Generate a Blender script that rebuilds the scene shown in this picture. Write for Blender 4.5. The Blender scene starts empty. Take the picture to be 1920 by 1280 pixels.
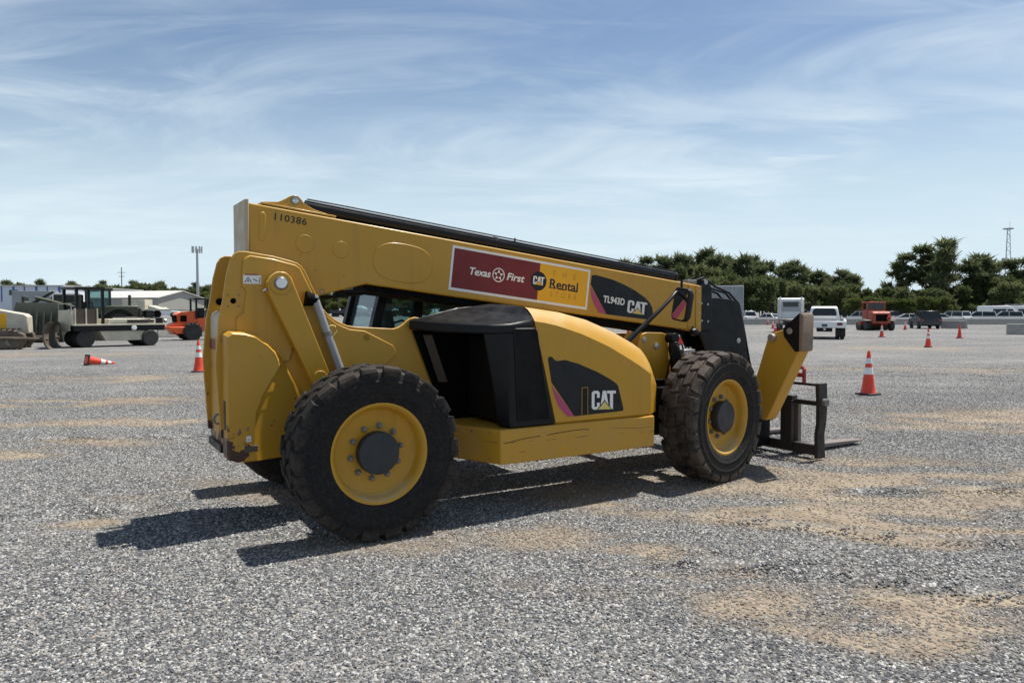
import bpy, bmesh, math, random
import numpy as np
from mathutils import Vector, Matrix
R = math.radians
SC = bpy.context.scene
COL = SC.collection
random.seed(7)

# ------------------------------------------------------------------ camera, sky, sun, exposure
cam_d = bpy.data.cameras.new('camera')
cam = bpy.data.objects.new('camera', cam_d)
COL.objects.link(cam)
cam.location = (0, 0, 1.70)
cam.rotation_euler = (R(90 - 2.255), 0, 0)
cam_d.sensor_width = 36.0
cam_d.lens = 36.0 * 1397 / 1920
cam_d.clip_start = 0.05
cam_d.clip_end = 6000
SC.camera = cam

SUN_EL, SUN_AZ = 67.5, 36.0          # azimuth counter-clockwise from +X
sun_d = bpy.data.lights.new('sun', 'SUN')
sun_d.energy = 5.0
sun_d.angle = R(0.53)
sun_d.color = (1.0, 0.955, 0.88)
sun = bpy.data.objects.new('sun', sun_d)
COL.objects.link(sun)
sdir = Vector((math.cos(R(SUN_EL)) * math.cos(R(SUN_AZ)), math.cos(R(SUN_EL)) * math.sin(R(SUN_AZ)), math.sin(R(SUN_EL))))
sun.rotation_euler = sdir.to_track_quat('Z', 'Y').to_euler()
sun.location = sdir * 60

W = bpy.data.worlds.new('World')
SC.world = W
W.use_nodes = True
wn, wl = W.node_tree.nodes, W.node_tree.links
wn.clear()
w_out = wn.new('ShaderNodeOutputWorld')
w_bg = wn.new('ShaderNodeBackground')
w_bg.inputs['Strength'].default_value = 0.077
sky = wn.new('ShaderNodeTexSky')
sky.sky_type = 'NISHITA'
sky.sun_disc = False
sky.sun_elevation = R(SUN_EL)
sky.sun_rotation = R(90 - SUN_AZ)
sky.air_density = 1.0
sky.dust_density = 0.5
sky.ozone_density = 1.1
def wmath(op, a=None, b=None):
    n = wn.new('ShaderNodeMath'); n.operation = op
    for i, v in enumerate((a, b)):
        if v is None: continue
        if isinstance(v, (int, float)): n.inputs[i].default_value = v
        else: wl.new(v, n.inputs[i])
    return n.outputs[0]
tc = wn.new('ShaderNodeTexCoord')
sep = wn.new('ShaderNodeSeparateXYZ')
wl.new(tc.outputs['Generated'], sep.inputs[0])
zz = wmath('ADD', wmath('MAXIMUM', sep.outputs['Z'], 0.0), 0.14)
comb = wn.new('ShaderNodeCombineXYZ')
wl.new(wmath('DIVIDE', sep.outputs['X'], zz), comb.inputs[0])
wl.new(wmath('DIVIDE', sep.outputs['Y'], zz), comb.inputs[1])
def cloud_layer(rot, scale, nscale, detail, dist, p0, p1, loc=(0, 0, 0)):
    mp = wn.new('ShaderNodeMapping')
    mp.inputs['Rotation'].default_value = (0, 0, R(rot))
    mp.inputs['Scale'].default_value = scale
    mp.inputs['Location'].default_value = loc
    wl.new(comb.outputs[0], mp.inputs[0])
    nz = wn.new('ShaderNodeTexNoise')
    nz.inputs['Scale'].default_value = nscale
    nz.inputs['Detail'].default_value = detail
    nz.inputs['Roughness'].default_value = 0.60
    nz.inputs['Distortion'].default_value = dist
    wl.new(mp.outputs[0], nz.inputs['Vector'])
    mr = wn.new('ShaderNodeMapRange')
    mr.interpolation_type = 'SMOOTHSTEP'
    mr.inputs['From Min'].default_value = p0
    mr.inputs['From Max'].default_value = p1
    wl.new(nz.outputs['Fac'], mr.inputs['Value'])
    return mr.outputs[0]
c1 = cloud_layer(-24, (0.75, 1.35, 1), 0.95, 12, 1.1, 0.37, 0.70, (3.1, 0.4, 0))
c2 = cloud_layer(-38, (0.55, 2.0, 1), 2.0, 12, 0.9, 0.42, 0.80, (0.2, 5.0, 2))
c3 = cloud_layer(30, (0.8, 1.0, 1), 0.55, 4, 0.2, 0.33, 0.66, (1.7, 2.2, 0))
cl = wmath('MULTIPLY', wmath('MAXIMUM', c1, wmath('MULTIPLY', c2, 0.75)), wmath('ADD', wmath('MULTIPLY', c3, 0.75), 0.25))
cl = wmath('MULTIPLY', cl, wmath('MINIMUM', wmath('DIVIDE', 0.36, wmath('ADD', wmath('MAXIMUM', sep.outputs['Z'], 0.0), 0.12)), 0.92))   # thin sheet: denser on the slant path near the horizon
hz_ = wn.new('ShaderNodeMapRange'); hz_.interpolation_type = 'SMOOTHERSTEP'
for i_, v_ in zip((1, 2, 3, 4), (-0.02, 0.37, 0.95, 0.0)): hz_.inputs[i_].default_value = v_
wl.new(sep.outputs['Z'], hz_.inputs[0])
mixh = wn.new('ShaderNodeMix'); mixh.data_type = 'RGBA'
wl.new(hz_.outputs[0], mixh.inputs['Factor']); wl.new(sky.outputs[0], mixh.inputs[6]); mixh.inputs[7].default_value = (6.3, 7.75, 8.6, 1)
mixc = wn.new('ShaderNodeMix'); mixc.data_type = 'RGBA'
wl.new(cl, mixc.inputs['Factor'])
wl.new(mixh.outputs[2], mixc.inputs[6])
mixc.inputs[7].default_value = (7.2, 8.3, 8.9, 1)
wl.new(mixc.outputs[2], w_bg.inputs['Color'])
wl.new(w_bg.outputs[0], w_out.inputs[0])

SC.view_settings.view_transform = 'Standard'
SC.view_settings.look = 'None'
SC.view_settings.exposure = 0.5
SC.view_settings.gamma = 1.0
SC.view_settings.use_curve_mapping = False

# ------------------------------------------------------------------ materials
MATS = {}
def nmat(name):
    m = bpy.data.materials.new(name); m.use_nodes = True
    nt = m.node_tree; b = nt.nodes['Principled BSDF']
    MATS[name] = m
    return m, nt, b
def add(nt, typ, **kw):
    n = nt.nodes.new(typ)
    for k, v in kw.items():
        if k in n.inputs: n.inputs[k].default_value = v
        else: setattr(n, k, v)
    return n
def mixcol(nt, fac, a, b):
    n = nt.nodes.new('ShaderNodeMix'); n.data_type = 'RGBA'
    for sock, v in ((n.inputs['Factor'], fac), (n.inputs[6], a), (n.inputs[7], b)):
        if isinstance(v, (int, float)): sock.default_value = v
        elif isinstance(v, tuple): sock.default_value = (*v[:3], 1)
        else: nt.links.new(v, sock)
    return n.outputs[2]
def noise(nt, scale, detail=4, coord='Object', rough=0.6, vscale=None, dist=0.0):
    t = nt.nodes.new('ShaderNodeTexCoord')
    src = t.outputs[coord]
    if vscale:
        mp = nt.nodes.new('ShaderNodeMapping'); mp.inputs['Scale'].default_value = vscale
        nt.links.new(src, mp.inputs[0]); src = mp.outputs[0]
    n = add(nt, 'ShaderNodeTexNoise', Scale=scale, Detail=detail, Roughness=rough, Distortion=dist)
    nt.links.new(src, n.inputs['Vector'])
    return n.outputs['Fac']
def ramp(nt, fac, lo, hi, a=0.0, b=1.0):
    n = nt.nodes.new('ShaderNodeMapRange'); n.interpolation_type = 'SMOOTHSTEP'
    for i, v in zip((1, 2, 3, 4), (lo, hi, a, b)): n.inputs[i].default_value = v
    nt.links.new(fac, n.inputs[0]); return n.outputs[0]
def mul(nt, a, b, op='MULTIPLY'):
    n = nt.nodes.new('ShaderNodeMath'); n.operation = op
    for i, v in enumerate((a, b)):
        if isinstance(v, (int, float)): n.inputs[i].default_value = v
        else: nt.links.new(v, n.inputs[i])
    return n.outputs[0]
def bump(nt, b, h, strength=0.3, dist=0.01):
    n = add(nt, 'ShaderNodeBump', Strength=strength, Distance=dist)
    nt.links.new(h, n.inputs['Height']); nt.links.new(n.outputs[0], b.inputs['Normal'])
def paint(name, col, rough=0.35, dust=0.25, dustcol=(0.33, 0.28, 0.22), metal=0.0, nscale=3.0, coat=0.0, spec=0.5):
    m, nt, b = nmat(name)
    f = ramp(nt, noise(nt, nscale, 6), 0.38, 0.75, 0, dust)
    f2 = ramp(nt, noise(nt, 22, 5), 0.45, 0.8, 0, dust * 0.6)
    c = mixcol(nt, f, col, dustcol)
    c = mixcol(nt, f2, c, tuple(x * 0.6 for x in dustcol))
    nt.links.new(c, b.inputs['Base Color'])
    nt.links.new(ramp(nt, noise(nt, 7, 5), 0.3, 0.8, rough * 0.85, min(1, rough * 1.5)), b.inputs['Roughness'])
    b.inputs['Metallic'].default_value = metal
    b.inputs['Coat Weight'].default_value = coat; b.inputs['Coat Roughness'].default_value = 0.18
    b.inputs['Specular IOR Level'].default_value = spec
    return m
YEL = (0.50, 0.262, 0.020)
# machine yellow, with chipped rusty spots along the low rear corners
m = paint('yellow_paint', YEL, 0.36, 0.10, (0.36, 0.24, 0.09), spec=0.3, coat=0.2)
nt = m.node_tree; b = nt.nodes['Principled BSDF']; base = b.inputs['Base Color'].links[0].from_socket
stk = ramp(nt, noise(nt, 9, 5, vscale=(1.0, 1.0, 0.10)), 0.52, 0.74, 0, 0.22)
c_ = mixcol(nt, stk, base, (0.20, 0.125, 0.035))
fad = ramp(nt, noise(nt, 1.4, 4), 0.45, 0.7, 0, 0.22)
c_ = mixcol(nt, fad, c_, (0.54, 0.31, 0.05))
chp = ramp(nt, noise(nt, 38, 3, rough=0.5), 0.735, 0.75, 0, 0.8)
c_ = mixcol(nt, chp, c_, (0.07, 0.04, 0.02))
gn = nt.nodes.new('ShaderNodeNewGeometry'); sn = nt.nodes.new('ShaderNodeSeparateXYZ'); nt.links.new(gn.outputs['Normal'], sn.inputs[0])   # pale tan mixed into the yellow on upward faces
up_tan = mul(nt, ramp(nt, sn.outputs['Z'], 0.45, 0.85), ramp(nt, noise(nt, 6, 6), 0.25, 0.7, 0.25, 0.55))
nt.links.new(mixcol(nt, up_tan, c_, (0.56, 0.47, 0.30)), b.inputs['Base Color'])
hb = mul(nt, noise(nt, 2.2, 2), mul(nt, noise(nt, 70, 3), 0.03), 'ADD'); bump(nt, b, hb, 0.10, 0.05)
m = paint('yellow_chipped', YEL, 0.4, 0.22, (0.40, 0.26, 0.09))
nt = m.node_tree; b = nt.nodes['Principled BSDF']
base = b.inputs['Base Color'].links[0].from_socket
tcx = nt.nodes.new('ShaderNodeTexCoord'); sx = nt.nodes.new('ShaderNodeSeparateXYZ')
nt.links.new(tcx.outputs['Object'], sx.inputs[0])
low = ramp(nt, sx.outputs['Z'], 0.60, 1.00, 0.24, 0.0)
rear = ramp(nt, sx.outputs['X'], -0.94, -0.66, 1.0, 0.25)
n1 = noise(nt, 7.5, 7, rough=0.68)
chip = ramp(nt, mul(nt, n1, mul(nt, low, rear), 'ADD'), 0.665, 0.68)
chip2 = ramp(nt, noise(nt, 16, 5, vscale=(1, 1, 0.4)), 0.69, 0.70)
chip = mul(nt, chip, mul(nt, chip2, ramp(nt, sx.outputs['X'], -0.93, -0.85, 1, 0.0)), 'MAXIMUM')
nt.links.new(mixcol(nt, chip, base, (0.060, 0.022, 0.014)), b.inputs['Base Color'])
# skirt with long dark scratches
m = paint('yellow_scratched', YEL, 0.38, 0.25, (0.33, 0.24, 0.13))
nt = m.node_tree; b = nt.nodes['Principled BSDF']
base = b.inputs['Base Color'].links[0].from_socket
wv = add(nt, 'ShaderNodeTexWave', Scale=0.55, Distortion=5.0, Detail=2.0)
wv.bands_direction = 'Z'
wv.inputs['Detail Scale'].default_value = 0.6
t_ = nt.nodes.new('ShaderNodeTexCoord'); mp = nt.nodes.new('ShaderNodeMapping')
mp.inputs['Scale'].default_value = (0.55, 0.2, 2.2); mp.inputs['Rotation'].default_value = (0, R(-4), 0)
nt.links.new(t_.outputs['Object'], mp.inputs[0]); nt.links.new(mp.outputs[0], wv.inputs['Vector'])
sc_ = mul(nt, ramp(nt, wv.outputs['Fac'], 0.9955, 0.9995), ramp(nt, noise(nt, 3, 3, vscale=(1, 1, 0.3)), 0.5, 0.62))
nt.links.new(mixcol(nt, sc_, base, (0.03, 0.02, 0.012)), b.inputs['Base Color'])
paint('black_plastic', (0.0045, 0.0052, 0.0065), 0.42, 0.04, (0.04, 0.038, 0.035), spec=0.28)
paint('black_metal', (0.0045, 0.0052, 0.007), 0.42, 0.03, (0.03, 0.028, 0.026), spec=0.25)
paint('brown_black', (0.016, 0.012, 0.011), 0.55, 0.3, (0.06, 0.045, 0.035))
paint('hub_grey', (0.022, 0.024, 0.028), 0.55, 0.25, (0.05, 0.048, 0.045), nscale=9)
paint('dark_mesh', (0.005, 0.004, 0.004), 0.6, 0.10, (0.03, 0.024, 0.02), spec=0.2)
paint('cavity_black', (0.003, 0.003, 0.003), 0.8, 0.02, (0.01, 0.01, 0.01), spec=0.1)
paint('radiator_tan', (0.060, 0.043, 0.032), 0.6, 0.3, (0.06, 0.05, 0.04))
paint('steel', (0.42, 0.41, 0.40), 0.38, 0.3, (0.25, 0.21, 0.18), metal=0.75)
paint('dull_steel', (0.20, 0.19, 0.18), 0.5, 0.4, (0.16, 0.11, 0.07), metal=0.5)
paint('chrome', (0.55, 0.55, 0.55), 0.2, 0.1, metal=0.9)
paint('rod_grey', (0.30, 0.30, 0.31), 0.4, 0.2, metal=0.2)
paint('fork_steel', (0.17, 0.14, 0.125), 0.5, 0.5, (0.22, 0.17, 0.13), metal=0.2)
paint('pad_tan', (0.24, 0.17, 0.12), 0.75, 0.6, (0.16, 0.12, 0.09))
paint('red_paint', (0.30, 0.022, 0.03), 0.4, 0.15)
paint('tail_beige', (0.46, 0.37, 0.24), 0.5, 0.25, (0.34, 0.30, 0.24))
for nme, c in (('decal_white', (0.78, 0.77, 0.73)), ('decal_maroon', (0.165, 0.014, 0.016)), ('decal_yellow', (0.76, 0.39, 0.012)),
               ('decal_black', (0.0045, 0.0055, 0.008)), ('decal_pink', (0.42, 0.065, 0.15)), ('decal_pale_yellow', (0.66, 0.52, 0.16)),
               ('decal_grey', (0.55, 0.55, 0.55)), ('stencil_black', (0.02, 0.018, 0.016)), ('decal_ochre', (0.45, 0.25, 0.03))):
    paint(nme, c, 0.42, 0.06, tuple(x * .75 + .02 for x in c), spec=0.35)
def glass(name, tint, alpha_mix=0.75):
    m, nt, b = nmat(name)
    out = nt.nodes['Material Output']
    tr = add(nt, 'ShaderNodeBsdfTransparent'); tr.inputs[0].default_value = (*tint, 1)
    gl = add(nt, 'ShaderNodeBsdfGlossy'); gl.inputs['Roughness'].default_value = 0.03
    mx = nt.nodes.new('ShaderNodeMixShader')
    lw = add(nt, 'ShaderNodeLayerWeight', Blend=0.35)
    nt.links.new(mul(nt, lw.outputs['Fresnel'], 0.35), mx.inputs[0])
    nt.links.new(tr.outputs[0], mx.inputs[1]); nt.links.new(gl.outputs[0], mx.inputs[2])
    df = add(nt, 'ShaderNodeBsdfDiffuse'); df.inputs[0].default_value = (tint[0] * .35, tint[1] * .35, tint[2] * .35, 1)
    m2 = nt.nodes.new('ShaderNodeMixShader'); m2.inputs[0].default_value = 1 - alpha_mix
    nt.links.new(mx.outputs[0], m2.inputs[1]); nt.links.new(df.outputs[0], m2.inputs[2])
    nt.links.new(m2.outputs[0], out.inputs['Surface'])
    return m
glass('cab_glass', (0.50, 0.68, 0.68), 0.8)
m, nt, b = nmat('dark_glass')
b.inputs['Base Color'].default_value = (0.012, 0.016, 0.018, 1); b.inputs['Roughness'].default_value = 0.06
m, nt, b = nmat('mirror_glass')
b.inputs['Base Color'].default_value = (0.75, 0.75, 0.75, 1); b.inputs['Metallic'].default_value = 1; b.inputs['Roughness'].default_value = 0.03
# tyre rubber with dried mud on the shoulder
def rubber(name, mud, dustc=(0.085, 0.066, 0.052)):
    m, nt, b = nmat(name)
    t = nt.nodes.new('ShaderNodeTexCoord'); s = nt.nodes.new('ShaderNodeSeparateXYZ'); nt.links.new(t.outputs['Object'], s.inputs[0])
    r = mul(nt, mul(nt, mul(nt, s.outputs['X'], 2.0, 'POWER'), mul(nt, s.outputs['Z'], 2.0, 'POWER'), 'ADD'), 0.5, 'POWER')
    band = mul(nt, ramp(nt, r, 0.55, 0.60), ramp(nt, r, 0.640, 0.660, 1, 0.35))
    n = noise(nt, 5.0, 6); n2 = noise(nt, 40, 4)
    f = mul(nt, mul(nt, band, ramp(nt, n, 0.30, 0.60)), mud)
    f = mul(nt, f, mul(nt, ramp(nt, mul(nt, n2, mul(nt, n, 0.5), 'ADD'), 0.55, 1.0), 0.22), 'ADD')
    c = mixcol(nt, f, (0.0075, 0.008, 0.009), dustc)
    nt.links.new(c, b.inputs['Base Color']); b.inputs['Roughness'].default_value = 0.72
    b.inputs['Specular IOR Level'].default_value = 0.22
    bump(nt, b, noise(nt, 55, 5), 0.45, 0.006)
rubber('tyre_rubber', 0.30)
rubber('tyre_rubber_muddy', 0.7, (0.105, 0.082, 0.064))
paint('plain_rubber', (0.020, 0.020, 0.021), 0.75, 0.35, (0.09, 0.075, 0.06))
paint('concrete', (0.34, 0.325, 0.295), 0.85, 0.5, (0.20, 0.18, 0.16))
paint('cone_orange', (0.72, 0.055, 0.022), 0.5, 0.18, (0.3, 0.1, 0.06))
paint('cone_white', (0.78, 0.77, 0.75), 0.45, 0.2)
paint('white_paint', (0.76, 0.77, 0.77), 0.3, 0.12)
paint('cream_paint', (0.56, 0.52, 0.41), 0.55, 0.45, (0.28, 0.23, 0.17), nscale=1.5)
paint('grey_panel', (0.27, 0.285, 0.30), 0.5, 0.3, (0.16, 0.16, 0.16), nscale=1.2)
paint('army_green', (0.060, 0.068, 0.042), 0.6, 0.35, (0.14, 0.125, 0.09), nscale=1.5)
paint('army_dark', (0.024, 0.030, 0.020), 0.6, 0.3, (0.08, 0.075, 0.055), nscale=1.5)
paint('orange_paint', (0.78, 0.115, 0.018), 0.38, 0.12, (0.35, 0.18, 0.1))
paint('sweeper_orange', (0.33, 0.050, 0.022), 0.5, 0.3, (0.22, 0.12, 0.08))
paint('signal_red', (0.85, 0.08, 0.03), 0.4, 0.05)
paint('rust_steel', (0.085, 0.065, 0.05), 0.7, 0.6, (0.20, 0.155, 0.11), nscale=2.0)
paint('navy_paint', (0.022, 0.032, 0.07), 0.3, 0.15)
paint('silver_paint', (0.45, 0.46, 0.47), 0.3, 0.1)
paint('black_paint', (0.013, 0.016, 0.020), 0.22, 0.08)
paint('building_white', (0.55, 0.60, 0.66), 0.6, 0.15, nscale=0.3)
paint('building_blue', (0.04, 0.12, 0.36), 0.55, 0.15, nscale=0.3)
paint('building_beige', (0.33, 0.32, 0.29), 0.7, 0.2, nscale=0.3)
paint('roof_light', (0.46, 0.45, 0.43), 0.6, 0.2, nscale=0.3)
paint('galvanised', (0.36, 0.38, 0.40), 0.45, 0.15, metal=0.4, nscale=0.6)
paint('pole_wood', (0.09, 0.075, 0.06), 0.85, 0.2)
paint('bark', (0.080, 0.062, 0.050), 0.9, 0.4, (0.05, 0.04, 0.03))
def leaf(name, c0, c1):
    m, nt, b = nmat(name)
    oi = nt.nodes.new('ShaderNodeObjectInfo')
    g = nt.nodes.new('ShaderNodeNewGeometry')
    f = mul(nt, mul(nt, oi.outputs['Random'], 0.45), mul(nt, g.outputs['Random Per Island'], 0.55), 'ADD')
    c = mixcol(nt, f, c0, c1)
    nt.links.new(c, b.inputs['Base Color']); b.inputs['Roughness'].default_value = 0.6
    b.inputs['Specular IOR Level'].default_value = 0.25
    out = nt.nodes['Material Output']
    tl = add(nt, 'ShaderNodeBsdfTranslucent'); nt.links.new(c, tl.inputs[0])
    mx = nt.nodes.new('ShaderNodeMixShader'); mx.inputs[0].default_value = 0.5
    nt.links.new(b.outputs[0], mx.inputs[1]); nt.links.new(tl.outputs[0], mx.inputs[2]); nt.links.new(mx.outputs[0], out.inputs[0])
leaf('leaf_broad', (0.070, 0.095, 0.034), (0.19, 0.21, 0.090))
leaf('leaf_pine', (0.070, 0.095, 0.044), (0.18, 0.20, 0.095))
leaf('leaf_light', (0.065, 0.095, 0.022), (0.150, 0.175, 0.050))

# ------------------------------------------------------------------ mesh helpers
class MB:
    def __init__(s): s.v = []; s.f = []
    def raw(s, vs, fs):
        o = len(s.v); s.v += [tuple(map(float, p)) for p in vs]; s.f += [tuple(i + o for i in f) for f in fs]; return s
    def box(s, x0, x1, y0, y1, z0, z1):
        return s.raw([(x, y, z) for z in (z0, z1) for y in (y0, y1) for x in (x0, x1)],
                     [(0, 2, 3, 1), (4, 5, 7, 6), (0, 1, 5, 4), (2, 6, 7, 3), (0, 4, 6, 2), (1, 3, 7, 5)])
    def obox(s, c, ax, ay, az):
        c, ax, ay, az = map(Vector, (c, ax, ay, az))
        vs = [c + i * ax + j * ay + k * az for k in (-1, 1) for j in (-1, 1) for i in (-1, 1)]
        return s.raw(vs, [(0, 2, 3, 1), (4, 5, 7, 6), (0, 1, 5, 4), (2, 6, 7, 3), (0, 4, 6, 2), (1, 3, 7, 5)])
    def prism(s, pts, y0, y1, axis='y'):
        n = len(pts)
        def P(a, b, t): return {'y': (a, t, b), 'x': (t, a, b), 'z': (a, b, t)}[axis]
        vs = [P(a, b, y0) for a, b in pts] + [P(a, b, y1) for a, b in pts]
        return s.raw(vs, [tuple(range(n)), tuple(range(2 * n - 1, n - 1, -1))] + [(i, i + n, (i + 1) % n + n, (i + 1) % n) for i in range(n)])
    def loft(s, rings, cap=True, closed=True):
        n = len(rings[0]); vs = [p for r in rings for p in r]; fs = []
        for k in range(len(rings) - 1):
            for i in range(n if closed else n - 1):
                j = (i + 1) % n
                fs.append((k * n + i, k * n + j, (k + 1) * n + j, (k + 1) * n + i))
        if cap: fs += [tuple(range(n - 1, -1, -1)), tuple(range((len(rings) - 1) * n, len(rings) * n))]
        return s.raw(vs, fs)
    def cyl(s, p0, p1, r0, r1=None, n=16):
        p0, p1 = Vector(p0), Vector(p1); r1 = r0 if r1 is None else r1
        d = (p1 - p0).normalized(); a = d.orthogonal().normalized(); bb = d.cross(a)
        return s.loft([[p + (a * math.cos(2 * math.pi * i / n) + bb * math.sin(2 * math.pi * i / n)) * r for i in range(n)] for p, r in ((p0, r0), (p1, r1))])
    def tube(s, pts, r, n=10):
        pts = [Vector(p) for p in pts]; rings = []
        for i, p in enumerate(pts):
            d = (pts[min(i + 1, len(pts) - 1)] - pts[max(i - 1, 0)]).normalized()
            a = d.cross(Vector((0, 0, 1)));  a = d.orthogonal() if a.length < 0.05 else a
            a.normalize(); bb = d.cross(a)
            rr = r[i] if isinstance(r, (list, tuple)) else r
            rings.append([p + (a * math.cos(2 * math.pi * k / n) + bb * math.sin(2 * math.pi * k / n)) * rr for k in range(n)])
        return s.loft(rings)
    def lathe(s, prof, n=48, c=(0, 0, 0), axis='y', closed=False):
        # prof: (radius, offset along the axis)
        rings = []
        for r, t in prof:
            ring = []
            for i in range(n):
                a = 2 * math.pi * i / n; u, w = r * math.cos(a), r * math.sin(a)
                p = {'y': (u, t, w), 'z': (u, w, t), 'x': (t, u, w)}[axis]
                ring.append((p[0] + c[0], p[1] + c[1], p[2] + c[2]))
            rings.append(ring)
        if closed: rings.append(rings[0])
        return s.loft(rings, cap=not closed)
    def mesh(s, name):
        me = bpy.data.meshes.new(name); me.from_pydata(s.v, [], s.f)
        bm = bmesh.new(); bm.from_mesh(me); bmesh.ops.recalc_face_normals(bm, faces=bm.faces); bm.to_mesh(me); bm.free()
        return me
    def build(s, name, mat, parent=None, bevel=0.0, smooth=32, seg=2, loc=None, rot=None):
        me = s.mesh(name); me.materials.append(MATS[mat])
        if smooth:
            for p in me.polygons: p.use_smooth = True
            me.set_sharp_from_angle(angle=R(smooth))
        o = bpy.data.objects.new(name, me); COL.objects.link(o)
        if parent: o.parent = parent
        if loc: o.location = loc
        if rot: o.rotation_euler = rot
        if bevel:
            md = o.modifiers.new('bevel', 'BEVEL'); md.width = bevel; md.segments = seg; md.limit_method = 'ANGLE'; md.angle_limit = R(40)
            md.harden_normals = False
        return o
def empty(name, loc=(0, 0, 0), rz=0.0, parent=None):
    o = bpy.data.objects.new(name, None); COL.objects.link(o); o.location = loc; o.rotation_euler = (0, 0, R(rz)); o.empty_display_size = 0.2
    if parent: o.parent = parent
    return o
def tag(o, label=None, cat=None, group=None, kind=None):
    for k, v in (('label', label), ('category', cat), ('group', group), ('kind', kind)):
        if v: o[k] = v
    return o
def clone(o, parent=None, loc=None, rz=None, label=None, group=None):
    c = o.copy(); COL.objects.link(c)
    if parent: c.parent = parent
    if loc is not None: c.location = loc
    if rz is not None: c.rotation_euler = (0, 0, R(rz))
    if label: c['label'] = label
    if group: c['group'] = group
    for ch in [k for k in bpy.data.objects if k.parent == o]: clone(ch, c)
    return c
def sstep(a, b, v):
    t = np.clip((v - a) / (b - a), 0, 1); return t * t * (3 - 2 * t)

# ------------------------------------------------------------------ ground
rng = np.random.default_rng(3)
def vnoise(x, y, seed):
    xi, yi = np.floor(x).astype(np.int64), np.floor(y).astype(np.int64); fx, fy = x - xi, y - yi
    fx, fy = fx * fx * (3 - 2 * fx), fy * fy * (3 - 2 * fy)
    def h(a, b_):
        n = (a * 374761393 + b_ * 668265263 + seed * 1442695041) & 0xffffffff
        n = ((n ^ (n >> 13)) * 1274126177) & 0xffffffff
        return ((n ^ (n >> 16)) & 0xffff) / 65535.0
    return (h(xi, yi) * (1 - fx) + h(xi + 1, yi) * fx) * (1 - fy) + (h(xi, yi + 1) * (1 - fx) + h(xi + 1, yi + 1) * fx) * fy
def fbm(x, y, seed, o=4):
    t = 0; a = 0.5
    for k in range(o): t = t + a * vnoise(x * 2 ** k, y * 2 ** k, seed + k); a *= 0.5
    return t
RIDGE = [[(1.9, 6.0), (2.25, 5.88), (2.66, 5.73), (2.98, 5.56), (3.76, 5.53), (4.6, 5.5)], [(1.2, 5.0), (1.5, 4.94), (2.1, 4.84), (2.35, 4.69), (2.71, 4.55), (3.2, 4.3)],
         [(-4.2, 6.25), (-3.6, 6.33), (-3.2, 6.42)], [(-8, 9.9), (-6, 9.9), (-4, 10.2)], [(3.2, 7.0), (4.2, 7.15), (5.6, 6.9)]]
def ridge_h(x, y):
    d = np.full(np.shape(x), 9.0)
    for pl in RIDGE:
        for (ax, ay), (bx, by) in zip(pl[:-1], pl[1:]):
            L2 = (bx - ax) ** 2 + (by - ay) ** 2
            t = np.clip(((x - ax) * (bx - ax) + (y - ay) * (by - ay)) / L2, 0, 1)
            d = np.minimum(d, np.hypot(x - ax - t * (bx - ax), y - ay - t * (by - ay)))
    return d
def ground_z(x, y):
    x = np.asarray(x, float); y = np.asarray(y, float)
    ys = np.maximum(y, 1.0)
    sw = 0.95 * sstep(0.27, 0.40, -x / ys) * sstep(52, 95, y)
    near = 1 - sstep(14, 30, np.hypot(x, y - 7))
    d = ridge_h(x, y)
    z = (fbm(x * 0.9, y * 0.9, 11, 4) - 0.47) * 0.03 + np.exp(-(d / 0.06) ** 2) * 0.035 - np.exp(-((d - 0.2) / 0.10) ** 2) * 0.012
    return sw + z * near
def gz(x, y): return float(ground_z(x, y))
ZONE = [(4.0, 7.5, 3.2, 1.5, -10, .80), (2.9, 5.95, 1.7, .60, -8, .95), (4.2, 5.85, 1.2, .45, -3, 1.0), (2.15, 4.40, 1.8, .62, -10, 1.35), (1.25, 4.85, .9, .5, -10, .85), (1.2, 6.9, 1.4, .9, 0, .72), (-3.67, 6.1, .30, .18, 15, 1.1), (-6.3, 9.1, 2.0, .9, 12, .8), (-6.6, 11.3, 2.6, .6, 12, .75),
        (-8.6, 13.8, 3.2, .8, 10, .8), (-.1, 5.5, 1.8, .6, 8, .55), (-2.0, 7.2, 2.2, .9, 10, .40), (8.0, 11.5, 4.0, 1.8, -10, .62), (-9.5, 19, 5.0, 1.2, 8, .55), (12, 22, 6.0, 1.6, -8, .40), (0, 20, 8, 2.0, 0, .35), (-16, 30, 9, 2.5, 5, .4), (18, 34, 9, 2.5, -5, .4)]
def sand_mask(x, y):
    s = np.zeros(np.shape(x))
    wx = x + (fbm(x * 1.1, y * 1.1, 31) - .47) * 1.3; wy = y + (fbm(x * 1.1, y * 1.1, 57) - .47) * 0.9
    for cx, cy, a, b_, rot, st in ZONE:
        c, sn = math.cos(R(rot)), math.sin(R(rot)); u = ((wx - cx) * c + (wy - cy) * sn) / a; v = (-(wx - cx) * sn + (wy - cy) * c) / b_
        s = np.maximum(s, st * (1 - sstep(0.25, 1.35, np.hypot(u, v))))
    xr, yr = x * .98 - y * .2, x * .2 + y * .98
    streak = fbm(xr * 1.0, yr * 3.2, 5, 5)                       # drawn-out wheel-swept bands
    d = ridge_h(x, y)
    return np.clip(s * (0.18 + 1.15 * sstep(0.30, 0.62, streak)) * (1 - .8 * np.exp(-(d / .08) ** 2)), 0, 1)
def graded(lo, hi, step, far_lo, far_hi, g=1.16):
    a = list(np.arange(lo, hi + 1e-6, step)); s_ = step; p = hi
    while p < far_hi: s_ *= g; p += s_; a.append(p)
    s_ = step; p = lo
    while p > far_lo: s_ *= g; p -= s_; a.insert(0, p)
    return np.array(a)
gx = graded(-9, 9, 0.075, -2500, 2500); gy = graded(2.4, 15, 0.07, -400, 3500)
GX, GY = np.meshgrid(gx, gy); GZ = ground_z(GX, GY)
nx, ny = len(gx), len(gy)
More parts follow.
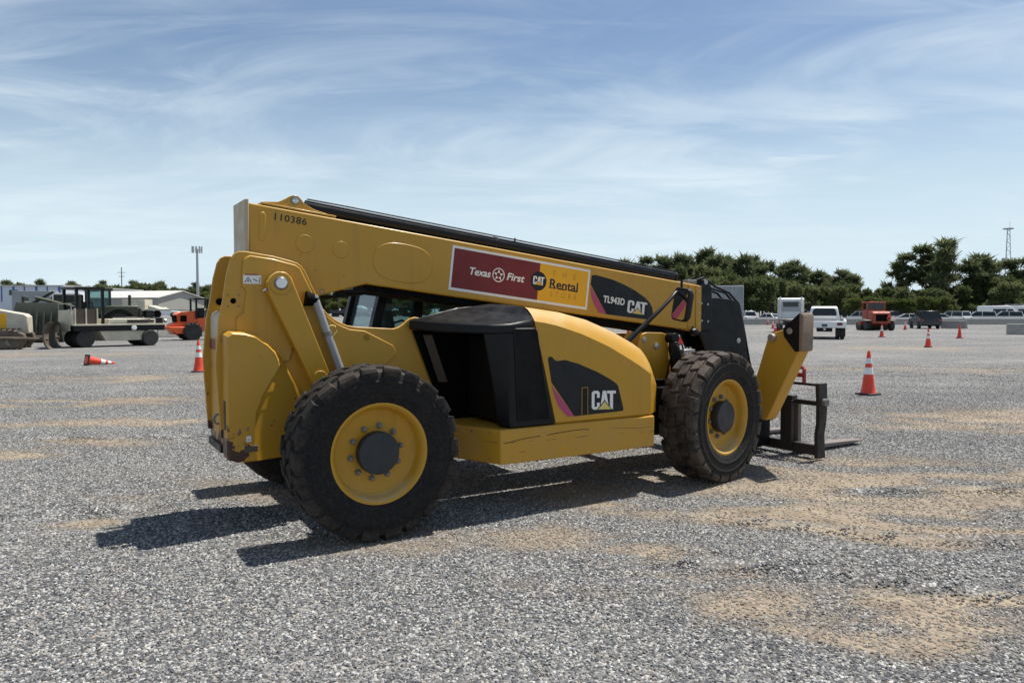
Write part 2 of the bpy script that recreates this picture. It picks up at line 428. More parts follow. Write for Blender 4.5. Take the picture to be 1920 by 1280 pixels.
me = bpy.data.meshes.new('ground')
me.vertices.add(nx * ny); me.vertices.foreach_set('co', np.stack([GX, GY, GZ], -1).astype(np.float32).ravel())
ii = (np.arange(ny - 1)[:, None] * nx + np.arange(nx - 1)[None, :]).ravel()
quads = np.stack([ii, ii + 1, ii + nx + 1, ii + nx], -1)
me.loops.add(quads.size); me.loops.foreach_set('vertex_index', quads.astype(np.int32).ravel())
me.polygons.add(len(quads)); me.polygons.foreach_set('loop_start', np.arange(0, quads.size, 4, dtype=np.int32))
me.update(calc_edges=True)
at_ = me.attributes.new('sand', 'FLOAT', 'POINT'); at_.data.foreach_set('value', sand_mask(GX, GY).astype(np.float32).ravel())
me.polygons.foreach_set('use_smooth', np.ones(len(quads), bool))
ground = bpy.data.objects.new('ground', me); COL.objects.link(ground); tag(ground, 'grey gravel yard with tan sandy patches', None, None, 'structure')
# material
m, nt, b = nmat('gravel_ground'); me.materials.append(m)
tcg = nt.nodes.new('ShaderNodeTexCoord')
def vor(scale, rnd=1.0):
    v = add(nt, 'ShaderNodeTexVoronoi', Scale=scale, Randomness=rnd); nt.links.new(tcg.outputs['Object'], v.inputs['Vector']); return v
v1 = vor(44); v2 = vor(19)
cr = nt.nodes.new('ShaderNodeValToRGB')
for e in cr.color_ramp.elements[:0]: pass
els = cr.color_ramp.elements
els[0].position = 0.0; els[0].color = (0.045, 0.046, 0.05, 1)
els[1].position = 1.0; els[1].color = (0.52, 0.52, 0.51, 1)
for p, c in ((0.3, (0.13, 0.132, 0.138)), (0.6, (0.25, 0.25, 0.25)), (0.85, (0.36, 0.355, 0.34))):
    e = els.new(p); e.color = (*c, 1)
sepc = nt.nodes.new('ShaderNodeSeparateColor'); nt.links.new(v1.outputs['Color'], sepc.inputs[0])
nt.links.new(sepc.outputs[0], cr.inputs[0])
stone = mixcol(nt, ramp(nt, v1.outputs['Distance'], 0.35, 0.75), cr.outputs[0], (0.05, 0.048, 0.045))
# large-scale tone: packed dust and darker loose stone, in drawn-out bands
big = noise(nt, 0.33, 6, vscale=(0.55, 1.5, 1)); mid = noise(nt, 1.9, 5, vscale=(0.7, 1.4, 1)); far = noise(nt, 0.05, 5, vscale=(0.6, 1.6, 1))
stone = mixcol(nt, ramp(nt, big, 0.42, 0.70, 0, 0.55), stone, (0.27, 0.262, 0.245))
stone = mixcol(nt, ramp(nt, mid, 0.52, 0.75, 0, 0.45), stone, (0.10, 0.10, 0.105))
grit = noise(nt, 9.0, 5, rough=0.75); grit2 = noise(nt, 3.2, 4, rough=0.7)
stone = mixcol(nt, ramp(nt, far, 0.42, 0.66, 0, 0.35), stone, (0.27, 0.264, 0.25))
stone = mixcol(nt, ramp(nt, grit, 0.52, 0.66, 0, 0.6), stone, (0.10, 0.10, 0.10))
stone = mixcol(nt, ramp(nt, grit2, 0.54, 0.70, 0, 0.45), stone, (0.33, 0.325, 0.31))
att = nt.nodes.new('ShaderNodeAttribute'); att.attribute_name = 'sand'
fine = noise(nt, 26, 6, rough=0.7)
sandcol = mixcol(nt, ramp(nt, noise(nt, 2.3, 5), 0.35, 0.7), (0.275, 0.228, 0.172), (0.22, 0.175, 0.128))
sandcol = mixcol(nt, ramp(nt, fine, 0.50, 0.68, 0, 0.6), sandcol, (0.13, 0.11, 0.09))
sandcol = mixcol(nt, ramp(nt, noise(nt, 1.1, 5, rough=0.65), 0.50, 0.68, 0, 0.75), sandcol, (0.335, 0.275, 0.195))
sandcol = mixcol(nt, ramp(nt, noise(nt, 4.5, 4, vscale=(1.6, 0.8, 1)), 0.52, 0.70, 0, 0.7), sandcol, (0.125, 0.095, 0.070))
wvc = add(nt, 'ShaderNodeTexWave', Scale=6.5, Distortion=3.5, Detail=3.0); wvc.bands_direction = 'DIAGONAL'
nt.links.new(tcg.outputs['Object'], wvc.inputs['Vector'])
sandcol = mixcol(nt, mul(nt, ramp(nt, wvc.outputs['Fac'], 0.62, 0.95), ramp(nt, noise(nt, 1.7, 3), 0.42, 0.62, 0, 0.55)), sandcol, (0.14, 0.108, 0.08))
sm = ramp(nt, mul(nt, att.outputs['Fac'], mul(nt, fine, 0.75), 'ADD'), 0.40, 1.05)
nt.links.new(mixcol(nt, sm, stone, sandcol), b.inputs['Base Color'])
b.inputs['Roughness'].default_value = 0.9; b.inputs['Specular IOR Level'].default_value = 0.2
hh = mul(nt, mul(nt, v1.outputs['Distance'], -0.6), mul(nt, v2.outputs['Distance'], -0.5), 'ADD')
hh = mul(nt, hh, mul(nt, sm, -0.75 , 'MULTIPLY'), 'ADD') if False else hh
wvt = add(nt, 'ShaderNodeTexWave', Scale=9.0, Distortion=2.5); wvt.bands_direction = 'DIAGONAL'
nt.links.new(tcg.outputs['Object'], wvt.inputs['Vector'])
hh = mul(nt, mul(nt, hh, ramp(nt, sm, 0, 1, 1, 0.35)), mul(nt, mul(nt, wvt.outputs['Fac'], sm), 0.25), 'ADD')
bump(nt, b, hh, 0.9, 0.022)

# loose stones: scattered geometry over the near ground
m, nt, b = nmat('stone')
oi = nt.nodes.new('ShaderNodeObjectInfo')
cr = nt.nodes.new('ShaderNodeValToRGB'); els = cr.color_ramp.elements
els[0].position = 0; els[0].color = (0.055, 0.057, 0.062, 1); els[1].position = 1; els[1].color = (0.46, 0.457, 0.44, 1)
for p, c in ((0.25, (0.108, 0.110, 0.115)), (0.5, (0.168, 0.169, 0.170)), (0.72, (0.25, 0.248, 0.238)), (0.82, (0.30, 0.26, 0.21)), (0.88, (0.36, 0.355, 0.335))):
    e = els.new(p); e.color = (*c, 1)
nt.links.new(oi.outputs['Random'], cr.inputs[0])
ats = nt.nodes.new('ShaderNodeAttribute'); ats.attribute_type = 'INSTANCER'; ats.attribute_name = 'sand'
nt.links.new(mixcol(nt, mul(nt, ramp(nt, ats.outputs['Fac'], 0.05, 0.7), 0.62), cr.outputs[0], (0.235, 0.195, 0.148)), b.inputs['Base Color'])
b.inputs['Roughness'].default_value = 0.85; b.inputs['Specular IOR Level'].default_value = 0.25
px_ = np.arange(-24, 24.01, 0.14); py_ = np.arange(2.6, 26.01, 0.12)
PX, PY = np.meshgrid(px_, py_); PZ = ground_z(PX, PY)
dens = (1 - sstep(0.1, 0.9, sand_mask(PX, PY)) * 0.70) * (0.55 + 0.75 * sstep(0.32, 0.6, fbm(PX * 0.8, PY * 1.3, 77)))
dens *= np.interp(PY, [0, 7.5, 12, 18, 24, 26], [1, 1, .5, .2, .06, 0])
dens *= 1 - sstep(0.86, 1.0, np.abs(PX) / (0.95 * PY + 1.8))
me = bpy.data.meshes.new('loose_gravel')
n1, n2 = PX.shape
me.vertices.add(n1 * n2); me.vertices.foreach_set('co', np.stack([PX, PY, PZ], -1).astype(np.float32).ravel())
ii = (np.arange(n1 - 1)[:, None] * n2 + np.arange(n2 - 1)[None, :]).ravel(); quads = np.stack([ii, ii + 1, ii + n2 + 1, ii + n2], -1)
me.loops.add(quads.size); me.loops.foreach_set('vertex_index', quads.astype(np.int32).ravel())
me.polygons.add(len(quads)); me.polygons.foreach_set('loop_start', np.arange(0, quads.size, 4, dtype=np.int32)); me.update(calc_edges=True)
a_ = me.attributes.new('dens', 'FLOAT', 'POINT'); a_.data.foreach_set('value', dens.astype(np.float32).ravel())
b_ = me.attributes.new('sand', 'FLOAT', 'POINT'); b_.data.foreach_set('value', sand_mask(PX, PY).astype(np.float32).ravel())
gravel = bpy.data.objects.new('loose_gravel', me); COL.objects.link(gravel); tag(gravel, 'loose crushed grey stones covering the near yard', 'gravel', None, 'stuff')
me.materials.append(MATS['stone'])
ng = bpy.data.node_groups.new('scatter_stones', 'GeometryNodeTree')
ng.interface.new_socket('Geometry', in_out='INPUT', socket_type='NodeSocketGeometry'); ng.interface.new_socket('Geometry', in_out='OUTPUT', socket_type='NodeSocketGeometry')
N = ng.nodes; LK = ng.links
gi, go = N.new('NodeGroupInput'), N.new('NodeGroupOutput')
na = N.new('GeometryNodeInputNamedAttribute'); na.data_type = 'FLOAT'; na.inputs['Name'].default_value = 'dens'
mu = N.new('ShaderNodeMath'); mu.operation = 'MULTIPLY'; LK.new(na.outputs['Attribute'], mu.inputs[0]); mu.inputs[1].default_value = 3300.0
dp = N.new('GeometryNodeDistributePointsOnFaces'); LK.new(gi.outputs[0], dp.inputs['Mesh']); LK.new(mu.outputs[0], dp.inputs['Density'])
jg = N.new('GeometryNodeJoinGeometry')
for k in range(4):
    ic = N.new('GeometryNodeMeshIcoSphere'); ic.inputs['Radius'].default_value = 0.0078; ic.inputs['Subdivisions'].default_value = 1
    rv = N.new('FunctionNodeRandomValue'); rv.data_type = 'FLOAT_VECTOR'
    rv.inputs[0].default_value = (-0.0028,) * 3; rv.inputs[1].default_value = (0.0028,) * 3; rv.inputs['Seed'].default_value = k * 13 + 1
    sp_ = N.new('GeometryNodeSetPosition'); LK.new(ic.outputs[0], sp_.inputs['Geometry']); LK.new(rv.outputs[0], sp_.inputs['Offset'])
    tf = N.new('GeometryNodeTransform'); tf.inputs['Scale'].default_value = ((1.25, 0.9, 0.65), (1.0, 0.8, 0.75), (1.4, 0.75, 0.6), (0.95, 1.0, 0.8))[k]; LK.new(sp_.outputs[0], tf.inputs['Geometry'])
    gti = N.new('GeometryNodeGeometryToInstance'); LK.new(tf.outputs[0], gti.inputs[0]); LK.new(gti.outputs[0], jg.inputs[0])
ip = N.new('GeometryNodeInstanceOnPoints'); LK.new(dp.outputs['Points'], ip.inputs['Points']); LK.new(jg.outputs[0], ip.inputs['Instance']); ip.inputs['Pick Instance'].default_value = True
r1 = N.new('FunctionNodeRandomValue'); r1.data_type = 'FLOAT_VECTOR'; r1.inputs[0].default_value = (-0.6, -0.6, 0); r1.inputs[1].default_value = (0.6, 0.6, 6.283); LK.new(r1.outputs[0], ip.inputs['Rotation'])
r2 = N.new('FunctionNodeRandomValue'); r2.data_type = 'FLOAT'; r2.inputs[2].default_value = 0.55; r2.inputs[3].default_value = 1.55; r2.inputs['Seed'].default_value = 5; LK.new(r2.outputs[1], ip.inputs['Scale'])
smn = N.new('GeometryNodeSetMaterial'); smn.inputs['Material'].default_value = MATS['stone']; LK.new(ip.outputs[0], smn.inputs[0]); LK.new(smn.outputs[0], go.inputs[0])
md = gravel.modifiers.new('scatter', 'NODES'); md.node_group = ng
# ------------------------------------------------------------------ lettering helpers
def flat(name, pts, mat, parent, y, frame=None):
    """flat decal polygon in the x-z plane (seen from -y); frame maps (u, v) to (x, z)"""
    q = [frame(*p) for p in pts] if frame else pts
    me = bpy.data.meshes.new(name); me.from_pydata([(a, y, c) for a, c in q], [], [tuple(range(len(q)))])
    if me.polygons[0].normal.y > 0: me.flip_normals()
    me.materials.append(MATS[mat]); o = bpy.data.objects.new(name, me); COL.objects.link(o); o.parent = parent
    return o
def multi(name, polys, mat, parent, y, frame=None):
    vs, fs = [], []
    for pl in polys:
        q = [frame(*p) for p in pl] if frame else pl
        fs.append(tuple(range(len(vs), len(vs) + len(q)))); vs += [(a, y, c) for a, c in q]
    me = bpy.data.meshes.new(name); me.from_pydata(vs, [], fs)
    me.materials.append(MATS[mat]); o = bpy.data.objects.new(name, me); COL.objects.link(o); o.parent = parent
    return o
def words(name, body, box, mat, parent, y, frame=None, bold=0.0, shear=0.0, spacing=1.0):
    """text fitted to box (u0, v0, u1, v1); one mesh object for each letter"""
    cu = bpy.data.curves.new(name, 'FONT'); cu.body = body; cu.offset = bold; cu.shear = shear; cu.space_character = spacing
    ob = bpy.data.objects.new(name, cu); COL.objects.link(ob)
    dg = bpy.context.evaluated_depsgraph_get(); me0 = bpy.data.meshes.new_from_object(ob.evaluated_get(dg))
    co = np.array([v.co[:] for v in me0.vertices]); lo, hi = co.min(0), co.max(0)
    u = box[0] + (co[:, 0] - lo[0]) / (hi[0] - lo[0]) * (box[2] - box[0]); v = box[1] + (co[:, 1] - lo[1]) / (hi[1] - lo[1]) * (box[3] - box[1])
    par = list(range(len(co)))
    def find(a):
        while par[a] != a: par[a] = par[par[a]]; a = par[a]
        return a
    for pl in me0.polygons:
        for k in pl.vertices[1:]: par[find(k)] = find(pl.vertices[0])
    isl = {}
    for pl in me0.polygons: isl.setdefault(find(pl.vertices[0]), []).append(tuple(pl.vertices))
    groups = []
    for fs in sorted(isl.values(), key=lambda fs: min(u[k] for f in fs for k in f)):
        a, c = min(u[k] for f in fs for k in f), max(u[k] for f in fs for k in f)
        if groups and a < groups[-1][1] - .4 * min(c - a, groups[-1][1] - groups[-1][0]): groups[-1][2].extend(fs); groups[-1][1] = max(c, groups[-1][1])
        else: groups.append([a, c, list(fs)])
    bpy.data.objects.remove(ob); bpy.data.curves.remove(cu); bpy.data.meshes.remove(me0)
    for a, c, fs in groups:
        ids = sorted({k for f in fs for k in f}); mp_ = {k: n for n, k in enumerate(ids)}
        q = [frame(u[k], v[k]) if frame else (u[k], v[k]) for k in ids]
        me = bpy.data.meshes.new('letter'); me.from_pydata([(x_, y, z_) for x_, z_ in q], [], [tuple(mp_[k] for k in f) for f in fs])
        me.materials.append(MATS[mat]); o = bpy.data.objects.new('letter', me); COL.objects.link(o); o.parent = parent
def cat_logo(box, parent, y, frame, tri='decal_pale_yellow', edge='decal_black'):
    u0, v0, u1, v1 = box
    def fr(a, c): return frame(u0 + a * (u1 - u0), v0 + c * (v1 - v0))
    C_ = [(.33, .63), (.33, .90), (.26, 1), (.08, 1), (0, .90), (0, .10), (.08, 0), (.26, 0), (.33, .10), (.33, .37), (.215, .37), (.215, .15), (.115, .15), (.115, .85), (.215, .85), (.215, .63)]
    A_ = [(.335, 0), (.455, 1), (.60, 1), (.72, 0), (.60, 0), (.527, .62), (.455, 0)]
    T_ = [(.635, 1), (1, 1), (1, .85), (.885, .85), (.885, 0), (.755, 0), (.755, .85), (.635, .85)]
    for g in (C_, A_, T_): flat('letter', g, 'decal_white', parent, y, fr)
    flat('logo_triangle_edge', [(.195, -.03), (.527, .50), (.86, -.03)], edge, parent, y - .0012, fr)
    flat('logo_triangle', [(.25, 0), (.527, .43), (.805, 0)], tri, parent, y - .0024, fr)
def circle(c, r, n=40, sx=1.0): return [(c[0] + r * sx * math.cos(2 * math.pi * i / n), c[1] + r * math.sin(2 * math.pi * i / n)) for i in range(n)]

# ------------------------------------------------------------------ telehandler  (local: x forward, y left, z up, origin under the rear axle)
TH = empty('telehandler', (-1.606, 6.508, 0.0), 31.4)
tag(TH, 'large yellow and black telescopic handler with forks, standing on the gravel', 'telehandler')

# chassis plates (both sides)
PL = [(-.985, 1.30), (-.955, 1.64), (-.921, 1.803), (-.895, 1.98), (-.862, 2.11), (-.835, 2.155), (-.80, 2.174), (-.746, 2.176), (-.533, 2.147), (-.394, 2.114), (-.345, 2.098), (-.31, 2.075), (-.282, 2.035), (-.179, 1.814),
      (-.131, 1.718), (-.09, 1.68), (-.041, 1.642), (.01, 1.613), (.069, 1.588), (.15, 1.575), (.243, 1.570), (.482, 1.556), (.53, 1.568), (.572, 1.592), (.60, 1.615), (.64, 1.645), (.69, 1.657), (.95, 1.60), (1.3, 1.28), (3.25, 1.02), (3.25, .58), (-.30, .58), (-.95, .72)]
for s in (-1, 1):
    pl = MB().prism([(x_, min(z_, 1.60 - .28 * min(1, max(0, x_ + .1))) if s > 0 and x_ > -.1 else z_) for x_, z_ in PL], s * .27, s * .305).build('frame_plate', 'yellow_chipped', TH, .006)
    if s < 0:
        cov = [(-.829, 1.30), (-.829, 1.584), (-.828, 1.654), (-.775, 1.692), (-.749, 1.863), (-.784, 1.908), (-.783, 1.991), (-.775, 2.09), (-.757, 2.125), (-.717, 2.145), (-.537, 2.123), (-.365, 2.082), (-.325, 2.055), (-.223, 1.843), (-.30, 1.76), (-.42, 1.30)]
        MB().prism(cov, -.323, -.304).build('cover_plate', 'yellow_paint', pl, .009)
        cov2 = [(-.115, 1.672), (-.02, 1.600), (.085, 1.555), (.219, 1.540), (.475, 1.412), (.50, 1.37), (.494, 1.309), (.439, 1.269), (.2, 1.10), (.06, 1.10)]
        MB().prism(cov2, -.316, -.304).build('cover_plate', 'yellow_paint', pl, .006)
        for hx, hz, hr in ((-.847, 1.787, .022), (-.886, 1.832, .007), (-.806, 1.833, .007), (-.887, 1.746, .007), (-.808, 1.746, .007)):
            MB().lathe([(hr, -.3055), (hr, -.3075), (hr * .7, -.3075), (hr * .7, -.300)], 16, (hx, 0, hz)).build('bolt_hole', 'cavity_black' if hr > .01 else 'dull_steel', pl)
        MB().lathe([(.036, -.316), (.036, -.3175), (.030, -.3175), (.028, -.310)], 24, (.235, 0, 1.485)).build('round_boss', 'yellow_paint', pl)
    else:
        MB().lathe([(.03, .26), (.03, .268)], 16, (-.847, 0, 1.787)).build('bolt_hole', 'cavity_black', pl)
MB().box(-.95, 3.2, -.27, .27, .60, .66).build('belly_plate', 'black_metal', TH)
MB().box(.9, 1.0, -.27, .27, .66, 1.45).build('cross_member', 'yellow_paint', TH); MB().box(2.6, 2.7, -.27, .27, .66, 1.05).build('cross_member', 'yellow_paint', TH)
# boom pivot pins
MB().cyl((-.56, -.30, 2.0), (-.56, .30, 2.0), .05, n=20).build('boom_pivot', 'steel', TH)
# warning sticker on the upright
wp = MB().box(-.774, -.637, -.3265, -.324, 1.921, 1.988).build('warning_sticker', 'decal_white', TH)
multi('warning_mark', [[(-.765, 1.932), (-.737, 1.976), (-.709, 1.932), (-.716, 1.932), (-.737, 1.966), (-.758, 1.932)], [(-.698, 1.962), (-.668, 1.948), (-.668, 1.941), (-.700, 1.955)], [(-.655, 1.93), (-.648, 1.975), (-.644, 1.975), (-.648, 1.93)], [(-.745, 1.938), (-.729, 1.938), (-.737, 1.955)]], 'stencil_black', wp, -.3275)['kind'] = 'stuff'
MB().box(-.755, -.665, -.3264, -.324, 1.990, 1.998).build('warning_stripe', 'red_paint', wp)

# counterweight: lofted shell with the scooped wheel clearance on both sides
OUT = [(-.94, .62), (-.93, .575), (-.86, .55), (-.72, .55), (-.738, .70), (-.737, .79), (-.727, .93), (-.675, 1.07), (-.625, 1.155), (-.545, 1.285), (-.550, 1.325), (-.575, 1.39), (-.63, 1.45), (-.72, 1.515), (-.80, 1.538), (-.90, 1.545), (-.935, 1.52)]
INN = [(-.94, .62), (-.93, .575), (-.86, .55), (-.30, .55), (-.30, .70), (-.30, .79), (-.305, .93), (-.33, 1.0), (-.37, 1.10), (-.47, 1.30), (-.49, 1.340), (-.525, 1.40), (-.60, 1.465), (-.71, 1.525), (-.80, 1.548), (-.90, 1.555), (-.935, 1.53)]
for s in (-1, 1):
    rings = [[(x + (.014 if x < -.85 else 0), s * .484, z + (.012 if z < .7 else -.012)) for x, z in OUT], [(x, s * .470, z) for x, z in OUT], [(x, s * .335, z) for x, z in INN], [(x, s * .306, z) for x, z in INN]]
    if s > 0: rings = [[(max(x, -.895), y, z) if k < 2 else (max(x, -.92), y, z) for x, y, z in rg_] for k, rg_ in enumerate(rings)]
    MB().loft(rings).build('counterweight', 'yellow_chipped', TH, .0, smooth=28)
MB().box(-.925, -.45, -.304, .304, .58, 1.50).build('rear_casting', 'yellow_chipped', TH, .02)
MB().prism([(-.925, 1.45), (-.925, 1.66), (-.91, 1.69), (-.875, 1.712), (-.72, 1.712), (-.72, 1.45)], -.262, .262).build('rear_box', 'tail_beige', TH, .012)
MB().box(-.930, -.90, -.20, -.08, .95, 1.20).build('tail_lamp_recess', 'brown_black', TH)
MB().box(-.944, -.90, -.43, -.37, .80, 1.02).build('rear_slot', 'brown_black', TH)
tow = MB().lathe([(.030, -.22), (.045, -.22), (.045, -.19), (.030, -.19)], 20, (-.95, 0, .86), closed=True).build('tow_ring', 'dull_steel', TH)
st = MB().box(-.9285, -.9255, -.16, .28, 1.385, 1.49).build('rear_sticker', 'decal_ochre', TH)
MB().box(-.9300, -.9286, .02, .27, 1.395, 1.48).build('sticker_field', 'decal_maroon', st)
st = MB().box(-.80, -.765, -.4865, -.4835, .705, .75).build('serial_plate', 'decal_white', TH)
words('lettering', 'W', (-.792, .712, -.775, .73), 'stencil_black', st, -.4875)
MB().box(-.815, -.715, -.4870, -.47, .625, .675).build('worn_slot', 'rust_steel', TH, .004)
for hx, hz in ((-.85, .80), (-.79, .805)):
    MB().lathe([(.010, -.484), (.010, -.488), (.006, -.489)], 12, (hx, 0, hz)).build('bolt', 'dull_steel', TH)

# lift link, its pin and the grey hose tube
MB().prism([(-.575, 1.99), (-.53, 2.02), (-.47, 2.015), (-.425, 1.975), (-.405, 1.92), (-.13, 1.22), (-.15, 1.14), (-.20, 1.10), (-.26, 1.12), (-.285, 1.17), (-.605, 1.86), (-.61, 1.93)], -.425, -.34).build('lift_arm', 'yellow_paint', TH, .008)
MB().lathe([(.088, -.424), (.088, -.437), (.080, -.437)], 36, (-.512, 0, 1.927)).build('pin_boss', 'yellow_paint', TH, .003)
MB().lathe([(.052, -.436), (.052, -.447), (.048, -.450)], 28, (-.512, 0, 1.927)).build('pin_ring', 'dull_steel', TH)
MB().lathe([(.044, -.45), (.044, -.458), (.040, -.461)], 28, (-.512, 0, 1.927)).build('lift_pin', 'chrome', TH)
MB().lathe([(.06, -.425), (.06, -.437), (.05, -.437)], 28, (-.205, 0, 1.165)).build('pin_boss', 'yellow_paint', TH, .003)
MB().tube([(-.60, -.40, 1.875), (-.63, -.42, 1.872), (-.645, -.42, 1.86)], .01).build('grease_fitting', 'steel', TH)
MB().cyl((-.235, -.372, 1.83), (-.01, -.372, 1.20), .034, n=18).build('tilt_tube', 'rod_grey', TH)
MB().cyl((-.30, -.36, 1.81), (-.235, -.365, 1.80), .062, .050, 20).cyl((-.235, -.365, 1.80), (-.228, -.372, 1.77), .05, .036, 20).build('tube_end', 'cavity_black', TH)
MB().cyl((-.132, -.372, 1.542), (-.120, -.372, 1.51), .041, n=18).build('hose_clip', 'dull_steel', TH)
MB().tube([(-.10, -.38, 1.53), (-.118, -.385, 1.575), (-.10, -.385, 1.592), (-.062, -.385, 1.585), (-.05, -.385, 1.54), (-.085, -.385, 1.50), (-.10, -.38, 1.49)], .006, 8).build('clip_bracket', 'decal_pale_yellow', TH)

# boom ------------------------------------------------------------
BA = math.atan2(-.5605, 4.851)
def BT(x): return 2.567 + (x + .567) * -.1157
BOOM = [(-.70, BT(-.70) - .01), (4.295, BT(4.295)), (4.295, 1.4755), (1.094, 1.845), (.274, 1.942), (.10, 1.898), (-.06, 1.856), (-.17, 1.825), (-.30, 1.80), (-.45, 1.80), (-.60, 1.87), (-.70, 2.10)]
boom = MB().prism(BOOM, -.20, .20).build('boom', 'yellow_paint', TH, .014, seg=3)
MB().prism([(-.735, 2.10), (-.735, 2.595), (-.700, 2.604), (-.700, 2.10)], -.215, .215).build('boom_tail_plate', 'tail_beige', boom, .006)
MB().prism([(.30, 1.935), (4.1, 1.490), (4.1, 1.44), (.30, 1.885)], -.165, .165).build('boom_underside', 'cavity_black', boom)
MB().tube([(.02, -.12, 1.87), (.3, -.13, 1.885), (1.0, -.13, 1.81), (2.2, -.13, 1.67), (3.9, -.12, 1.46)], .016, 8).tube([(-.1, -.10, 1.82), (.3, -.10, 1.865), (1.2, -.1, 1.77), (2.4, -.1, 1.625), (3.8, -.1, 1.45)], .014, 8).build('boom_hose', 'black_plastic', boom)
MB().lathe([(.024, -.199), (.024, -.2015), (.017, -.2015), (.016, -.19)], 20, (-.112, 0, 1.872)).build('boom_hole', 'dull_steel', boom)
def BF(u, v): return (-.567 + u * math.cos(BA) - v * math.sin(BA), 2.567 + u * math.sin(BA) + v * math.cos(BA))
def UV(x, z):
    dx, dz = x + .567, z - 2.567; return (dx * math.cos(BA) + dz * math.sin(BA), -dx * math.sin(BA) + dz * math.cos(BA))
def emboss(pts): MB().prism(pts, -.2065, -.195).build('embossed_panel', 'yellow_paint', boom, .006)
emboss(circle((-.253, 2.265), .078, 36)); emboss(circle((.055, 2.23), .074, 36))
el = []
for i in range(44):
    a = 2 * math.pi * i / 44; c_, s_ = math.cos(a), math.sin(a)
    el.append(BF(*(np.array(UV(.625, 2.135)) + np.array([.285 * math.copysign(abs(c_) ** .75, c_), .172 * math.copysign(abs(s_) ** .8, s_)]))))
emboss(el)
emboss([(-.618, 2.48), (-.60, 2.505), (-.58, 2.505), (-.565, 2.48), (-.572, 2.29), (-.59, 2.27), (-.61, 2.27), (-.624, 2.29)])
# top tube with rear bracket and pin
tube = MB().cyl((-.21, -.06, BT(-.21) + .066), (4.02, -.06, BT(4.02) + .060), .056, n=28).build('top_tube', 'black_metal', TH)
MB().cyl((1.62, -.06, BT(1.62) + .0645), (1.66, -.06, BT(1.66) + .0645), .0585, n=28).build('tube_band', 'black_plastic', tube)
MB().cyl((4.0, -.06, BT(4.0) + .060), (4.03, -.06, BT(4.03) + .060), .062, n=28).build('tube_band', 'black_plastic', tube)
MB().tube([(-.2, -.10, BT(-.2) + .125), (.1, -.10, BT(.1) + .128), (2.0, -.1, BT(2.0) + .126), (4.0, -.10, BT(4.0) + .122)], .007, 6).build('top_hose', 'black_plastic', tube)
MB().cyl((1.86, -.09, BT(1.86) + .115), (1.86, -.09, BT(1.86) + .145), .009, n=8).build('hose_stud', 'black_plastic', tube)
BR = [(-.60, BT(-.60) - .01), (-.585, 2.592), (-.46, 2.600), (-.41, 2.622), (-.365, 2.652), (-.335, 2.664), (-.295, 2.660), (-.268, 2.635), (-.242, 2.600), (-.155, 2.556), (-.06, 2.532), (-.02, 2.500), (-.02, BT(-.02) - .01)]
for y0, y1 in ((-.165, -.135), (.02, .05)):
    MB().prism(BR, y0, y1).build('tube_bracket', 'yellow_paint', boom, .006)
MB().prism([(-.60, BT(-.60)), (-.60, BT(-.60) + .016), (.02, BT(.02) + .016), (.02, BT(.02))], -.19, .19).build('bracket_base', 'yellow_paint', boom, .004)
MB().lathe([(.034, -.164), (.034, -.170), (.029, -.171)], 24, (-.320, 0, 2.618)).build('pin_ring', 'dull_steel', boom)
MB().lathe([(.027, -.171), (.027, -.177), (.022, -.179)], 24, (-.320, 0, 2.618)).build('bracket_pin', 'chrome', boom)
# number and signs
y_ = -.2012
u0, v0 = UV(-.500, 2.443); u1, v1 = UV(-.233, 2.464)
words('lettering', '110386', (u0, v0 + .004, u1, v0 + .060), 'stencil_black', boom, y_ - .0005, BF, bold=.012, spacing=1.08)
su0, sv1 = UV(1.117, 2.318); su1, sv0 = UV(2.652, 1.728)
MB().prism([BF(a, c) for a, c in ((su0, sv0 - .003), (su0, sv1), (su1 + .012, sv1), (su1 + .012, sv0 - .003))], -.2035, -.198).build('rental_sign', 'decal_white', boom)
m_ = .022; ud = UV(2.07, 2.02)[0]; y_ = -.2046
flat('sign_field_maroon', [(su0 + m_, sv0 + m_), (su0 + m_, sv1 - m_), (ud, sv1 - m_), (ud, sv0 + m_)], 'decal_maroon', boom, y_, BF)
flat('sign_field_yellow', [(ud, sv0 + m_), (ud, sv1 - m_), (su1 - m_ + .012, sv1 - m_), (su1 - m_ + .012, sv0 + m_)], 'decal_yellow', boom, y_, BF)
y_ = -.2058
a = UV(1.288, 2.055); e = UV(1.512, 2.035)
words('lettering', 'Texas', (a[0], a[1] - .002, e[0] + .004, a[1] + .068), 'decal_white', boom, y_, BF, bold=.022, shear=.18)
a = UV(1.696, 2.014); e = UV(1.891, 1.998)
words('lettering', 'First', (a[0], a[1] - .004, e[0] + .006, a[1] + .068), 'decal_white', boom, y_, BF, bold=.022, shear=.18)
cs = UV(1.605, 2.055)
ro, ri = circle(cs, .068, 40), circle(cs, .059, 40)
multi('star_ring', [[ro[i], ro[(i + 1) % 40], ri[(i + 1) % 40], ri[i]] for i in range(40)], 'decal_white', boom, y_, BF)
flat('star', [(cs[0] + r_ * math.cos(math.pi / 2 + k * math.pi / 5), cs[1] + r_ * math.sin(math.pi / 2 + k * math.pi / 5)) for k, r_ in enumerate((.058, .024) * 5)], 'decal_white', boom, y_, BF)
flat('star_heart', [(cs[0] + .026 * math.cos(-math.pi / 2 + k * 2 * math.pi / 5), cs[1] + .026 * math.sin(-math.pi / 2 + k * 2 * math.pi / 5)) for k in range(5)], 'decal_maroon', boom, y_ - .0008, BF)
cc = UV(2.066, 2.007)
flat('logo_disc', circle(cc, .094, 44), 'decal_black', boom, y_, BF)
cat_logo((cc[0] - .066, cc[1] - .038, cc[0] + .066, cc[1] + .045), boom, y_ - .0012, BF, tri='decal_yellow')
a = UV(2.194, 1.940); e = UV(2.545, 1.913)
